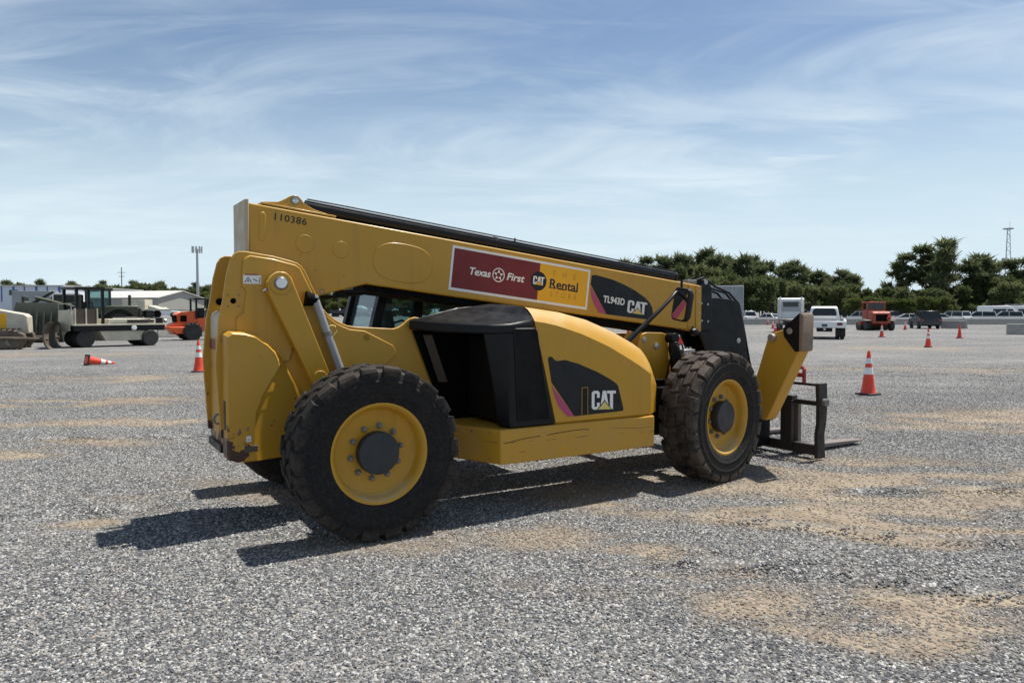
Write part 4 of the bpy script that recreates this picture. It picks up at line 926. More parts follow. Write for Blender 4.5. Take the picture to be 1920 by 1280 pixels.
# ------------------------------------------------------------------ road vehicles
def wheel_part(par, x, y, r, w, rim='silver_paint', name='wheel'):
    s = -1 if y < 0 else 1
    t = MB().lathe([(r * .6, -w / 2), (r * .93, -w / 2), (r, -w * .35), (r, w * .35), (r * .93, w / 2), (r * .6, w / 2)], 24).build(name, 'plain_rubber', par, loc=(x, y, r))
    MB().lathe([(r * .60, s * w * .45), (r * .58, s * w * .30), (r * .2, s * w * .34), (r * .15, s * w * .48), (r * .05, s * w * .48)], 20).build('rim', rim, t)
    return t
CARS = {
    'sedan': dict(L=4.8, W=1.82, H=1.45, body=[(-2.4, .35), (-2.4, .75), (-2.32, .95), (-1.7, 1.0), (.75, .98), (2.1, .82), (2.38, .65), (2.4, .35), (2.1, .22), (-2.1, .22)], cab=[(-1.85, .97), (-1.15, 1.42), (.1, 1.45), (1.05, .96)], wh=.33, wx=1.42),
    'suv': dict(L=4.9, W=1.95, H=1.8, body=[(-2.45, .4), (-2.45, 1.0), (-2.38, 1.12), (.9, 1.12), (2.2, 1.02), (2.42, .8), (2.45, .4), (2.2, .28), (-2.2, .28)], cab=[(-2.36, 1.1), (-2.15, 1.74), (.15, 1.8), (1.05, 1.1)], wh=.37, wx=1.45),
    'pickup': dict(L=5.8, W=2.0, H=1.85, body=[(-2.9, .5), (-2.9, 1.1), (-2.8, 1.14), (1.4, 1.14), (2.7, 1.06), (2.88, .85), (2.9, .45), (2.6, .35), (-2.6, .35)], cab=[(-.75, 1.12), (-.55, 1.80), (.75, 1.85), (1.45, 1.12)], wh=.40, wx=1.85),
}
def car(kind, paint_, x, y, rz, label, cat, group=None):
    d = CARS[kind]; W2 = d['W'] / 2
    r = empty({'sedan': 'parked_sedan', 'suv': 'parked_car', 'pickup': 'parked_pickup'}[kind], (x, y, gz(x, y)), rz); tag(r, label, cat, group)
    rings = [[(a, s * W2 * f, z) for a, z in d['body']] for s, f in ((-1, .94), (-1, 1.0), (1, 1.0), (1, .94))]
    rings[0] = [(a * .985, y_, z) for a, y_, z in rings[0]]; rings[3] = [(a * .985, y_, z) for a, y_, z in rings[3]]
    MB().loft(rings).build('body', paint_, r, .04)
    cb = d['cab']; zt, zb = max(p[1] for p in cb), min(p[1] for p in cb)
    def rg(f, dy, dz=0): return [(a, f * (W2 - .06 - .20 * (z - zb) / (zt - zb)) + dy, z + dz) for a, z in cb]
    MB().loft([rg(-1, 0), rg(1, 0)]).build('greenhouse', 'dark_glass', r, .02)
    top = [p for p in cb if p[1] > zt - .1]; xs = sorted(p[0] for p in top)
    MB().loft([[(xs[0] - .04, s * (W2 - .27), z) for z in (zt - .03,)] + [(xs[0] + .0, s * (W2 - .25), zt + .02), (xs[-1], s * (W2 - .25), zt + .02), (xs[-1] + .06, s * (W2 - .27), zt - .03)] for s in (-1, 1)]).build('roof', paint_, r, .02)
    for s in (-1, 1):   # pillars
        for (xa, za), (xb, zb2) in zip((cb[0], cb[-1]), (cb[1], cb[-2])):
            MB().cyl((xa, s * (W2 - .055), za), (xb, s * (W2 - .255), zb2), .035, n=6).build('pillar', paint_, r)
        xm = (cb[0][0] + cb[-1][0]) / 2
        MB().cyl((xm, s * (W2 - .055), zb), (xm, s * (W2 - .255), zt), .035, n=6).build('pillar', paint_, r)
        for wx in (-d['wx'], d['wx']): wheel_part(r, wx, s * (W2 - .11), d['wh'], .24)
        MB().box(-d['L'] / 2 - .012, -d['L'] / 2 + .05, s * (W2 - .06) if s < 0 else W2 - .32, s * (W2 - .32) if s < 0 else W2 - .06, d['body'][1][1] - .22, d['body'][1][1] - .04).build('tail_light', 'red_paint', r)
        MB().box(d['L'] / 2 - .10, d['L'] / 2 - .01, s * (W2 - .05) if s < 0 else W2 - .35, s * (W2 - .35) if s < 0 else W2 - .05, .62, .74).build('headlight', 'chrome', r)
    return r
car('suv', 'black_paint', 42.95, 77.6, 75, 'black car parked in front of the concrete barrier row', 'car')
ROW = [('suv', 'white_paint', 32.8, 106, 100), ('sedan', 'white_paint', 36.4, 106, 118), ('sedan', 'silver_paint', 40.2, 107, 95), ('suv', 'silver_paint', 43.6, 108, 92), ('suv', 'white_paint', 50.0, 107, 112), ('pickup', 'silver_paint', 53.6, 111, 150),
       ('suv', 'black_paint', 57.4, 114, 88), ('sedan', 'white_paint', 55.4, 105, 160), ('sedan', 'white_paint', 60.4, 106.5, 158), ('pickup', 'white_paint', 61.8, 112, 15), ('suv', 'white_paint', 63.4, 107.5, 112), ('suv', 'white_paint', 66.7, 107, 150), ('suv', 'white_paint', 69.8, 106, 152)]
NM = {('suv', 'white_paint'): ('white sport utility car parked behind the barrier row', 'car'), ('sedan', 'white_paint'): ('white sedan parked behind the barrier row', 'car'), ('sedan', 'silver_paint'): ('silver sedan parked behind the barrier row', 'car'),
      ('suv', 'silver_paint'): ('silver sport utility car parked behind the barrier row', 'car'), ('suv', 'black_paint'): ('black sport utility car parked behind the barrier row', 'car'), ('pickup', 'silver_paint'): ('silver pickup parked behind the barrier row', 'pickup'), ('pickup', 'white_paint'): ('white pickup parked behind the barrier row', 'pickup')}
cnt = {}
for k, p_, *_r in ROW: cnt[(k, p_)] = cnt.get((k, p_), 0) + 1
for k, p_, x, y, rz in ROW:
    lb, ct = NM[(k, p_)]
    car(k, p_, x, y, rz, lb, ct, (lb.replace(' car ', ' cars ').replace('sedan ', 'sedans ')) if cnt[(k, p_)] > 1 else None)
def van(x, y, rz, label, rack=False, group=None, short=False):
    r = empty('parked_van', (x, y, gz(x, y)), rz); tag(r, label, 'van', group)
    P = [(-2.95, .4), (-2.95, 2.45), (-2.8, 2.62), (1.0, 2.66), (1.45, 2.55), (2.15, 1.55), (2.85, 1.30), (2.98, 1.05), (3.0, .4)]
    MB().loft([[(a, s * (1.0 - .14 * max(0, z - 1.2) / 1.4) * f, z) for a, z in P] for s, f in ((-1, 1), (1, 1))]).build('body', 'white_paint', r, .06)
    for s in (-1, 1):
        yy = s * .935
        MB().raw([(-.9, s * 1.003, 1.35), (.75, s * 1.003, 1.35), (.75, s * .915, 2.18), (-.9, s * .915, 2.18)], [(0, 1, 2, 3)]).build('side_window', 'dark_glass', r, smooth=0)
        MB().raw([(.88, s * 1.003, 1.38), (1.95, s * 1.003, 1.42), (1.52, s * .915, 2.14), (.88, s * .915, 2.16)], [(0, 1, 2, 3)]).build('cab_window', 'dark_glass', r, smooth=0)
        for wx in (-1.85, 1.95): wheel_part(r, wx, s * .90, .36, .24)
        MB().box(2.80, 3.01, s * .95 if s < 0 else .62, s * .62 if s < 0 else .95, .95, 1.15).build('headlight', 'chrome', r)
        MB().box(1.75, 1.95, s * 1.22 if s < 0 else 1.02, s * 1.02 if s < 0 else 1.22, 1.35, 1.65).build('wing_mirror', 'black_plastic', r)
    MB().raw([(2.17, -.86, 1.58), (2.17, .86, 1.58), (1.50, .80, 2.50), (1.50, -.80, 2.50)], [(0, 1, 2, 3)]).build('windscreen', 'dark_glass', r, smooth=0, loc=(.025, 0, .02))
    MB().box(2.97, 3.03, -.55, .55, .75, .98).build('grille', 'black_plastic', r)
    if rack:
        for s in (-1, 1): MB().box(-2.6, 1.0, s * .7 - .03, s * .7 + .03, 2.80, 2.88).build('rack_rail', 'silver_paint', r)
        for k in range(4): MB().box(-2.4 + k * 1.05, -2.32 + k * 1.05, -.7, .7, 2.66, 2.80).build('rack_bar', 'silver_paint', r)
    return r
van(73.0, 111.5, -32, 'white high roof van without a roof rack, parked behind the barriers')
van(77.6, 112.8, -32, 'white high roof van carrying a long roof rack', rack=True)
# white box van at the right end
r = empty('box_van', (79.8, 106, gz(79.8, 106)), -40); tag(r, 'white box van with a plain cargo box beside the racked van', 'van')
MB().box(-3.2, 1.2, -1.1, 1.1, 1.0, 3.05).build('cargo_box', 'white_paint', r, .06)
MB().prism([(1.25, .5), (1.25, 2.3), (1.9, 2.3), (2.4, 1.5), (3.0, 1.35), (3.1, .5)], -.95, .95).build('cab', 'white_paint', r, .06)
MB().box(-3.1, 3.0, -.9, .9, .5, .98).build('chassis', 'black_metal', r)
for wx in (-1.9, 2.3):
    for s in (-1, 1): wheel_part(r, wx, s * .9, .42, .26)
for s in (-1, 1): MB().raw([(1.4, s * .956, 1.45), (2.25, s * .956, 1.5), (1.9, s * .956, 2.15), (1.4, s * .956, 2.15)], [(0, 1, 2, 3)]).build('cab_window', 'dark_glass', r, smooth=0)

# white flatbed service pickup, seen from behind
r = empty('flatbed_pickup', (19.95, 47.6, gz(20, 47.6)), 90 - 22); tag(r, 'white flatbed pickup with a tool box seen from its tailboard', 'pickup')
FB = .0
MB().box(-1.3, -1.22, -1.24, 1.24, .72, 1.13).build('tailboard', 'white_paint', r, .03)
MB().box(-1.22, 1.0, -1.22, 1.22, 1.02, 1.10).build('deck', 'rust_steel', r, .01)
for s in (-1, 1):
    MB().prism([(-1.22, .74), (-1.22, 1.18), (.9, 1.26), (.9, .74)], s * 1.25, s * 1.14).build('side_board', 'white_paint', r, .02)
    lamp = MB().box(-1.325, -1.298, min(s * 1.02, s * .72), max(s * 1.02, s * .72), .88, 1.04).build('tail_light', 'black_plastic', r)
    for k in range(2): MB().box(-1.334, -1.324, s * (.80 + .14 * k) - .05, s * (.80 + .14 * k) + .05, .91, 1.01).build('lamp_lens', 'red_paint', lamp)
    for yy in (.78, 1.06): wheel_part(r, .05, s * yy, .42, .24)
    wheel_part(r, 3.9, s * .95, .42, .26)
    MB().obox((2.9, s * 1.30, 1.52), (.05, 0, 0), (0, .12, 0), (0, 0, .16)).build('wing_mirror', 'black_plastic', r)
    MB().cyl((2.9, s * 1.0, 1.48), (2.9, s * 1.2, 1.52), .02, n=6).build('mirror_arm', 'black_plastic', r)
MB().box(.45, .85, -.68, .68, 1.12, 1.36).build('tool_box', 'cone_white', r, .02)
cb = [(1.05, .75), (1.05, 1.45), (1.22, 1.98), (1.40, 2.08), (2.6, 2.08), (3.1, 1.5), (4.6, 1.35), (4.75, .75)]
MB().loft([[(a, s * (.98 - .20 * max(0, z - 1.3) / .75), z) for a, z in cb] for s in (-1, 1)]).build('cab', 'white_paint', r, .07, seg=3)
MB().prism([(-.70, 1.48), (.70, 1.48), (.74, 1.58), (.66, 1.90), (.58, 1.95), (-.58, 1.95), (-.66, 1.90), (-.74, 1.58)], -.01, .012, 'x').build('rear_window', 'dark_glass', r, .0, loc=(1.135, 0, 0), rot=(0, R(16), 0)) if False else None
MB().raw([(1.055, -.72, 1.47), (1.055, .72, 1.47), (1.10, .74, 1.60), (1.185, .64, 1.90), (1.205, .52, 1.95), (1.205, -.52, 1.95), (1.185, -.64, 1.90), (1.10, -.74, 1.60)], [tuple(range(8))]).build('rear_window', 'dark_glass', r, smooth=0, loc=(-.035, 0, 0))
MB().box(-1.2, 4.4, -.45, .45, .48, .78).build('chassis', 'black_metal', r)
MB().box(-1.33, -1.30, -.16, .16, .80, .95).build('licence_plate', 'navy_paint', r)
MB().box(-1.42, -1.2, -.06, .06, .58, .70).build('tow_hitch', 'chrome', r)
for s in (-1, 1): MB().box(-.6, -.56, min(s * 1.22, s * .66), max(s * 1.22, s * .66), .18, .72).build('mud_flap', 'plain_rubber', r)

# truck tractors and the tall dump body
def tractor(name, x, y, rz, label):
    r = empty(name, (x, y, gz(x, y)), rz); tag(r, label, 'truck')
    MB().prism([(.6, .95), (.6, 2.78), (.75, 2.9), (1.8, 2.9), (2.25, 2.0), (3.6, 1.75), (3.75, .7), (.6, .7)], -1.05, 1.05).build('cab', 'white_paint', r, .07)
    MB().box(.57, .605, -.70, .70, 1.75, 2.62).build('back_window_frame', 'galvanised', r); MB().box(.545, .575, -.60, .60, 2.15, 2.55).build('back_window', 'dark_glass', r)
    for s in (-1, 1):
        MB().raw([(1.0, s * 1.055, 1.8), (1.95, s * 1.055, 1.8), (1.7, s * 1.055, 2.6), (1.0, s * 1.055, 2.6)], [(0, 1, 2, 3)]).build('side_window', 'dark_glass', r, smooth=0)
        MB().box(1.7, 1.8, min(s * 1.62, s * 1.35), max(s * 1.62, s * 1.35), 1.8, 2.5).build('wing_mirror', 'black_plastic', r, .02)
        MB().cyl((1.75, s * 1.05, 2.45), (1.75, s * 1.4, 2.45), .025, n=6).build('mirror_arm', 'black_plastic', r)
        for wx in (-2.6, -1.3):
            for yy in (.74, 1.07): wheel_part(r, wx, s * yy, .50, .28)
        wheel_part(r, 2.7, s * 1.0, .50, .30)
        MB().cyl((.45, s * .85, 1.0), (.45, s * .85, 3.0), .07, n=10).build('exhaust_stack', 'chrome', r)
    MB().box(-3.1, .6, -.45, .45, .55, .95).build('chassis', 'black_metal', r); MB().lathe([(.5, 0), (.5, .06), (.1, .10)], 20, (-2.0, 0, .97), 'z').build('fifth_wheel', 'rust_steel', r)
    MB().box(-.1, .5, -1.0, 1.0, .6, 1.15).build('fuel_tank', 'dull_steel', r, .1)
    return r
tractor('tractor_truck', 23.4, 62.6, 70, 'white tractor truck with a bare chassis beside the flatbed pickup')
r = tractor('tractor_truck', 19.6, 70.5, 74, 'white truck partly hidden behind the tall grey dump body')
r = empty('dump_trailer', (18.25, 63.4, gz(18.2, 63.4)), 76); tag(r, 'tall grey ribbed dump trailer beside the white trucks', 'trailer')
body = MB().box(.0, 6.5, -1.38, 1.38, 1.05, 3.95).build('dump_body', 'grey_panel', r, .03)
for z_ in (1.15, 2.35, 3.86): MB().box(-.05, .01, -1.36, 1.36, z_ - .05, z_ + .05).build('body_rib', 'galvanised', body)
for y_ in (-1.33, -.45, .45, 1.33): MB().box(-.06, .0, y_ - .045, y_ + .045, 1.05, 3.93).build('body_rib', 'galvanised', body)
for s in (-1, 1): MB().tube([(-.03, s * .45, 2.4), (-.03, s * 1.3, 3.8)], .03, 6).build('body_brace', 'galvanised', body)
MB().box(.2, 6.2, -.5, .5, .6, 1.04).build('chassis', 'black_metal', r)
for wx in (1.2, 2.5):
    for s in (-1, 1):
        for yy in (.72, 1.05): wheel_part(r, wx, s * yy, .5, .28)
MB().box(-.25, -.05, -1.2, 1.2, .45, .62).build('rear_bumper', 'dull_steel', r)

# orange road sweeper / broom tractor
r = empty('broom_tractor', (33.9, 69.2, gz(33.9, 69.2)), 84); r.scale = (.9, .92, .90); tag(r, 'red orange broom tractor with a cab and slow vehicle triangle', 'tractor')
MB().prism([(-1.2, .75), (-1.2, 1.75), (-1.0, 1.95), (.6, 2.0), (.6, .75)], -.85, .85).build('engine_cover', 'sweeper_orange', r, .05)
MB().box(-1.225, -1.19, -.55, .55, .95, 1.65).build('radiator_grille', 'cavity_black', r)
cb_ = MB().box(.35, 1.75, -.90, .90, 1.2, 2.15).build('cab', 'sweeper_orange', r, .04)
for sx in (.42, 1.68):
    for s in (-1, 1): MB().box(sx - .06, sx + .06, s * .84 - .06, s * .84 + .06, 2.1, 2.85).build('cab_pillar', 'sweeper_orange', cb_)
MB().box(.30, 1.85, -.95, .95, 2.82, 2.95).build('cab_roof', 'sweeper_orange', cb_, .03)
MB().box(.42, 1.66, -.78, .78, 2.14, 2.82).build('cab_window', 'dark_glass', cb_)
MB().cyl((.7, .3, 2.95), (.7, .3, 3.08), .07, n=10).build('beacon', 'signal_red', cb_)
MB().raw([(-1.245, -.95, 1.22), (-1.245, -.45, 1.22), (-1.245, -.70, 1.66)], [(0, 1, 2)]).build('slow_triangle', 'signal_red', r, smooth=0)
MB().box(-1.25, -1.05, -.75, -.6, 1.2, 1.35).build('triangle_bracket', 'black_metal', r)
for s in (-1, 1):
    MB().box(-1.15, .1, s * 1.15 - .22, s * 1.15 + .22, 1.0, 1.10).build('fender', 'cream_paint', r, .03); wheel_part(r, -.55, s * 1.15, .48, .40, 'cream_paint'); wheel_part(r, 2.3, s * 1.0, .42, .32, 'cream_paint')
MB().cyl((1.05, 0, 2.0), (1.05, .0, 2.05), .2).box(.5, 3.0, -.4, .4, .6, 1.1).build('frame', 'sweeper_orange', r)
MB().cyl((.75, -1.25, .42), (.75, 1.45, .42), .40, n=24).build('broom_roll', 'plain_rubber', r); MB().prism([(.35, .55), (.4, .85), (.75, .95), (1.1, .85), (1.15, .55)], -1.3, 1.5).build('broom_hood', 'sweeper_orange', r)

# ------------------------------------------------------------------ left side machines
# crawler dozer cut by the picture edge
r = empty('crawler_dozer', (-24.0, 34.6, gz(-24, 34.6)), 22); tag(r, 'dusty yellow and cream crawler dozer with a curved blade', 'dozer')
for s in (-1, 1):
    tr = MB().prism([(-1.5, .05), (-1.72, .35), (-1.6, .75), (-1.2, .95), (.9, .90), (1.35, .70), (1.42, .40), (1.15, .03)], s * .98 - .24, s * .98 + .24).build('track', 'rust_steel', r, .03)
    for k in range(13):
        a = -1.45 + k * .215; MB().box(a, a + .05, s * .98 - .26, s * .98 + .26, -.01, .06).build('track_shoe', 'brown_black', tr)
        MB().box(a, a + .05, s * .98 - .26, s * .98 + .26, .90, .97).build('track_shoe', 'brown_black', tr)
    for k in range(4): MB().cyl((-1.0 + k * .6, s * 1.235, .32), (-1.0 + k * .6, s * 1.215, .32), .16, n=16).build('track_roller', 'dull_steel', tr)
    MB().cyl((1.05, s * 1.245, .42), (1.05, s * 1.2, .42), .30, n=20).build('idler_wheel', 'rust_steel', tr)
    MB().tube([(-.3, s * 1.32, .55), (1.2, s * 1.32, .50), (2.35, s * 1.30, .45)], .07, 8).build('push_arm', 'rust_steel', r)
MB().prism([(-.2, .75), (-.2, 1.75), (.1, 1.85), (1.25, 1.62), (1.4, 1.50), (1.42, .70)], -.50, .50).build('engine_hood', 'cream_paint', r, .05)
MB().prism([(-.4, .9), (-.4, 1.7), (.55, 1.62), (.55, .9)], -.512, -.50).build('hood_side_panel', 'decal_yellow', r, .004)
MB().box(-1.5, -.2, -.8, .8, .8, 1.35).build('operator_station', 'yellow_paint', r, .05); MB().box(-1.1, -.6, -.3, .3, 1.35, 2.0).build('driver_seat', 'black_plastic', r, .05)
for s in (-1, 1):
    for xx in (-1.4, -.3): MB().box(xx - .05, xx + .05, s * .75 - .05, s * .75 + .05, 1.3, 2.6).build('canopy_post', 'yellow_paint', r)
MB().box(-1.6, -.1, -.85, .85, 2.6, 2.7).build('canopy', 'yellow_paint', r, .03)
bl = [(2.15 + .28 * math.cos(t), .62 + .62 * math.sin(t)) for t in np.linspace(-1.35, 1.35, 9)]
MB().prism([(4.6 - x - .02 + .0, z) for x, z in bl] + [(4.6 - x + .05, z) for x, z in reversed(bl)], -1.6, 1.6).build('blade', 'rust_steel', r)

# pneumatic tyred roller
r = empty('pneumatic_roller', (-20.35, 35.6, gz(-20.4, 35.6)), 50); tag(r, 'dusty cream and black pneumatic tyred roller with a dark canopy frame', 'roller')
for k in range(4): wheel_part(r, 0, .18 + k * .44, .42, .30, 'rust_steel')
for k in range(5): wheel_part(r, 3.0, .02 + k * .42, .40, .28, 'rust_steel')
fr = MB().box(-.55, 3.75, -.05, 1.85, .78, 1.05).build('black_band', 'black_plastic', r, .02)
MB().lathe([(.13, -.055), (.13, -.075), (.10, -.08)], 24, (2.2, 0, .93)).build('maker_badge', 'decal_white', fr)
MB().box(-.6, 3.78, -.08, 1.88, 1.05, 1.12).build('deck_edge', 'cream_paint', r, .01)
MB().box(1.0, 3.3, .0, 1.8, 1.12, 1.36).build('deck_box', 'cream_paint', r, .03); MB().box(1.9, 3.2, -.012, .0, 1.17, 1.32).build('deck_label', 'radiator_tan', r)
MB().prism([(.62, .80), (2.85, .80), (2.62, .30), (.92, .30)], .06, 1.75).build('ballast_hopper', 'cream_paint', r, .02)
MB().box(-.45, .55, .05, .08, 1.12, 1.85).build('radiator_screen', 'radiator_tan', r)
for xx in (-.45, .03, .53): MB().box(xx - .03, xx + .03, .03, .06, 1.12, 1.88).build('screen_post', 'cream_paint', r)
MB().box(-.62, .6, .09, 1.7, 1.12, 1.80).build('engine_box', 'cream_paint', r, .02); MB().box(-.635, -.60, .25, 1.55, .80, 1.78).build('engine_door', 'cream_paint', r, .01)
for xx, yy in ((-.35, .12), (.78, .05), (-.35, 1.66), (.78, 1.75)): MB().box(xx - .06, xx + .06, yy - .06, yy + .06, 1.1, 2.86).build('canopy_post', 'black_metal', r)
MB().box(-.45, .88, -.02, 1.82, 2.80, 2.90).build('canopy_frame', 'black_metal', r); MB().box(3.2, 3.7, .05, 1.75, 1.12, 1.42).build('end_box', 'black_plastic', r, .02)
MB().tube([(-.6, .1, 1.85), (-.6, .1, 2.1), (-.6, 1.7, 2.1), (-.6, 1.7, 1.85)], .025, 6).build('hand_rail', 'cream_paint', r); MB().tube([(-.2, .12, 1.85), (-.2, .12, 2.55)], .035, 8).build('exhaust_pipe', 'rust_steel', r)
MB().box(.0, .35, .7, 1.1, 1.80, 2.2).build('driver_seat', 'black_plastic', r, .04); MB().tube([(.75, .9, 1.36), (.62, .9, 2.15)], .03, 6).lathe([(.18, 0), (.20, .02), (.18, .04)], 18, (.6, .9, 2.15), 'z', closed=True).build('steering_wheel', 'black_plastic', r)
MB().tube([(3.0, -.05, 1.36), (2.2, -.05, 1.42), (1.2, -.05, 1.40)], .03, 6).build('spray_bar', 'dull_steel', r)
for yy in (.15, 1.7): MB().cyl((3.80, yy, 1.25), (3.9, yy, 1.25), .10, n=14).build('head_lamp', 'steel', r)

rg_l = random.Random(5)
# army green wheel loader behind the roller
r = empty('wheel_loader', (-25.75, 45.2, gz(-25.7, 45)), 208); tag(r, 'army green wheel loader with a glazed cab and raised toothed bucket', 'loader')
MB().box(-2.8, -.9, -.85, .85, .9, 2.10).build('engine_cover', 'army_green', r, .08); MB().box(-2.92, -2.78, -.9, .9, .7, 1.95).build('counterweight', 'army_dark', r, .04)
MB().box(-.9, 2.0, -.55, .55, .75, 1.5).build('front_frame', 'army_dark', r, .05)
cb_ = MB().box(-1.3, .1, -.80, .80, 1.5, 2.0).build('cab', 'army_green', r, .04)
for sx in (-1.22, .02):
    for s in (-1, 1): MB().box(sx - .07, sx + .07, s * .73 - .06, s * .73 + .06, 1.95, 3.05).build('cab_pillar', 'army_dark', cb_)
MB().box(-1.4, .2, -.88, .88, 3.0, 3.18).build('cab_roof', 'army_green', cb_, .04); MB().box(-1.2, .0, -.74, .74, 2.0, 3.0).build('cab_window', 'cab_glass', cb_)
for wx in (-1.7, 1.3):
    for s in (-1, 1):
        wheel_part(r, wx, s * 1.05, .84, .56, 'army_green')
        ar = [(wx + 1.10 * math.cos(t), .88 + 1.10 * math.sin(t)) for t in np.linspace(.15, math.pi - .15, 13)]; ai = [(wx + 1.0 * math.cos(t), .88 + 1.0 * math.sin(t)) for t in np.linspace(math.pi - .15, .15, 13)]
        if wx < 0: MB().prism(ar + ai, s * 1.08 - .35, s * 1.08 + .35).build('fender', 'army_green', r)
for s in (-1, 1):
    MB().prism([(.3, 2.15), (.5, 2.3), (2.3, 2.0), (3.6, 1.2), (3.5, 1.0), (2.2, 1.7), (.4, 1.95)], s * .55 - .09, s * .55 + .09).build('lift_arm', 'army_dark', r, .02)
    MB().cyl((.6, s * .35, 1.3), (2.4, s * .45, 1.55), .09, n=10).build('lift_cylinder', 'army_green', r)
MB().prism([(1.6, 2.9), (1.8, 2.95), (3.4, 1.9), (3.4, 1.7)], -.10, .10).build('tilt_link', 'army_dark', r, .02); MB().box(.2, 1.7, -.5, .5, 2.0, 2.75).build('hose_frame', 'army_dark', r, .05)
BS = -.9
bk = MB().prism([(x_ + BS, z_ + .15) for x_, z_ in ((3.55, .75), (3.45, 1.1), (3.6, 1.75), (4.0, 2.2), (4.1, 2.15), (3.75, 1.65), (3.65, 1.1), (3.9, .8), (4.9, .72), (4.9, .62))], -1.4, 1.4).build('bucket', 'army_green', r)
for s in (-1, 1): MB().prism([(x_ + BS, z_ + .15) for x_, z_ in ((3.55, .75), (3.45, 1.1), (3.6, 1.75), (4.0, 2.2), (4.9, .72), (4.9, .62))], s * 1.43 - .03, s * 1.43 + .03).build('bucket_side', 'army_green', bk)
for k in range(8): MB().box(3.98 + BS, 4.10 + BS, -1.35 + k * .37, -1.22 + k * .37, 2.27, 2.58).build('bucket_tooth', 'army_dark', bk, .01)
for s in (-1, 1): MB().cyl((-2.3, s * .3, 2.05), (-2.3, s * .3, 2.75), .08, n=10).build('exhaust_stack', 'army_dark', r)
for k in range(9):
    a_ = rg_l.uniform(-.6, .6); MB().tube([(.2 + .15 * k, a_, 1.5), (.35 + .15 * k, a_ * 1.1, 2.2 + .08 * (k % 3)), (.8 + .16 * k, a_ * .8, 2.5 - .06 * k), (1.4 + .12 * k, a_, 1.6)], .04, 6).build('hydraulic_hose', 'army_dark', r)
for s in (-1, 1): MB().cyl((.3, s * .62, 1.9), (2.6, s * .62, 2.55), .10, n=10).build('tilt_cylinder', 'army_green', r)
# second bucket standing on the ground, left of the loader
r = empty('loader_bucket', (-26.6, 42.2, gz(-26.6, 42.2)), 100); r.scale = (1.2, .75, 1.28); tag(r, 'dark green ribbed loader bucket resting on the ground behind the dozer', 'bucket')
MB().prism([(-.3, 0), (-.55, .5), (-.5, 1.3), (-.2, 1.75), (-.1, 1.72), (-.4, 1.28), (-.43, .52), (-.2, .08), (1.0, .05), (1.0, 0)], -1.6, 1.6, 'y').build('bucket_shell', 'army_dark', r, .01)
for k in range(7): MB().prism([(-.62, .4), (-.66, .9), (-.58, 1.35), (-.45, 1.33), (-.5, .5)], -1.5 + k * .49, -1.42 + k * .49).build('bucket_rib', 'army_green', r)
for s in (-1, 1): MB().prism([(-.3, 0), (-.55, .5), (-.5, 1.3), (-.2, 1.75), (1.0, .05), (1.0, 0)], s * 1.6 - .03, s * 1.6 + .03).build('bucket_side', 'army_dark', r)

# orange compact loader
r = empty('compact_loader', (-20.15, 45.4, gz(-20.1, 45.4)), 38); tag(r, 'bright orange compact wheel loader with a black grille and canopy', 'loader')
eh = [(-.55, .35), (-.75, .75), (-.70, .95), (-.35, 1.10), (-.40, 1.55), (-.15, 1.68), (.75, 1.78), (.85, .45)]
MB().loft([[(a, s * w, z) for a, z in eh] for s, w in ((-1, .52), (-1, .64), (1, .64), (1, .52))]).build('engine_cover', 'orange_paint', r, .06)
MB().prism([(-.35, 1.12), (-.41, 1.50), (-.45, 1.50), (-.40, 1.10)], -.48, .48).build('radiator_grille', 'cavity_black', r)
MB().box(-.2, .15, -.665, -.63, 1.12, 1.5).build('side_vent', 'cavity_black', r)
MB().prism([(-.85, .70), (-.45, .40), (.7, .38), (.7, .80), (-.85, .82)], -.72, .72).build('rear_bumper', 'orange_paint', r, .04)
MB().box(.75, 1.75, -.55, .55, .5, 1.35).build('operator_station', 'orange_paint', r, .05); MB().box(.9, 1.3, -.3, .3, 1.35, 1.95).build('driver_seat', 'black_plastic', r, .05); MB().box(1.45, 1.6, -.3, .3, 1.35, 1.85).build('control_console', 'black_plastic', r, .03)
for xx in (.72, 1.72):
    for s in (-1, 1): MB().box(xx - .05, xx + .05, s * .62 - .05, s * .62 + .05, 1.3, 2.48).build('canopy_post', 'black_metal', r)
MB().box(.6, 1.85, -.70, .70, 2.46, 2.56).build('canopy', 'black_metal', r, .03)
for wx in (.45, 2.2):
    for s in (-1, 1):
        w_ = wheel_part(r, wx, s * .80, .52, .38, 'steel')
        for k in range(14):
            a = 2 * math.pi * k / 14; MB().obox((.525 * math.cos(a), 0, .525 * math.sin(a)), (-.045 * math.sin(a), .02, .045 * math.cos(a)), (0, .18, 0), (.02 * math.cos(a), 0, .02 * math.sin(a))).build('tread_lug', 'plain_rubber', w_)
MB().box(1.75, 2.9, -.4, .4, .5, 1.0).build('front_frame', 'orange_paint', r, .04); MB().prism([(1.9, 1.3), (2.1, 1.4), (3.4, .6), (3.3, .4)], -.45, .45).build('lift_arm', 'orange_paint', r, .02)
MB().prism([(3.4, .1), (3.3, .6), (3.5, .75), (4.1, .12), (4.1, .06)], -.85, .85).build('bucket', 'black_metal', r)

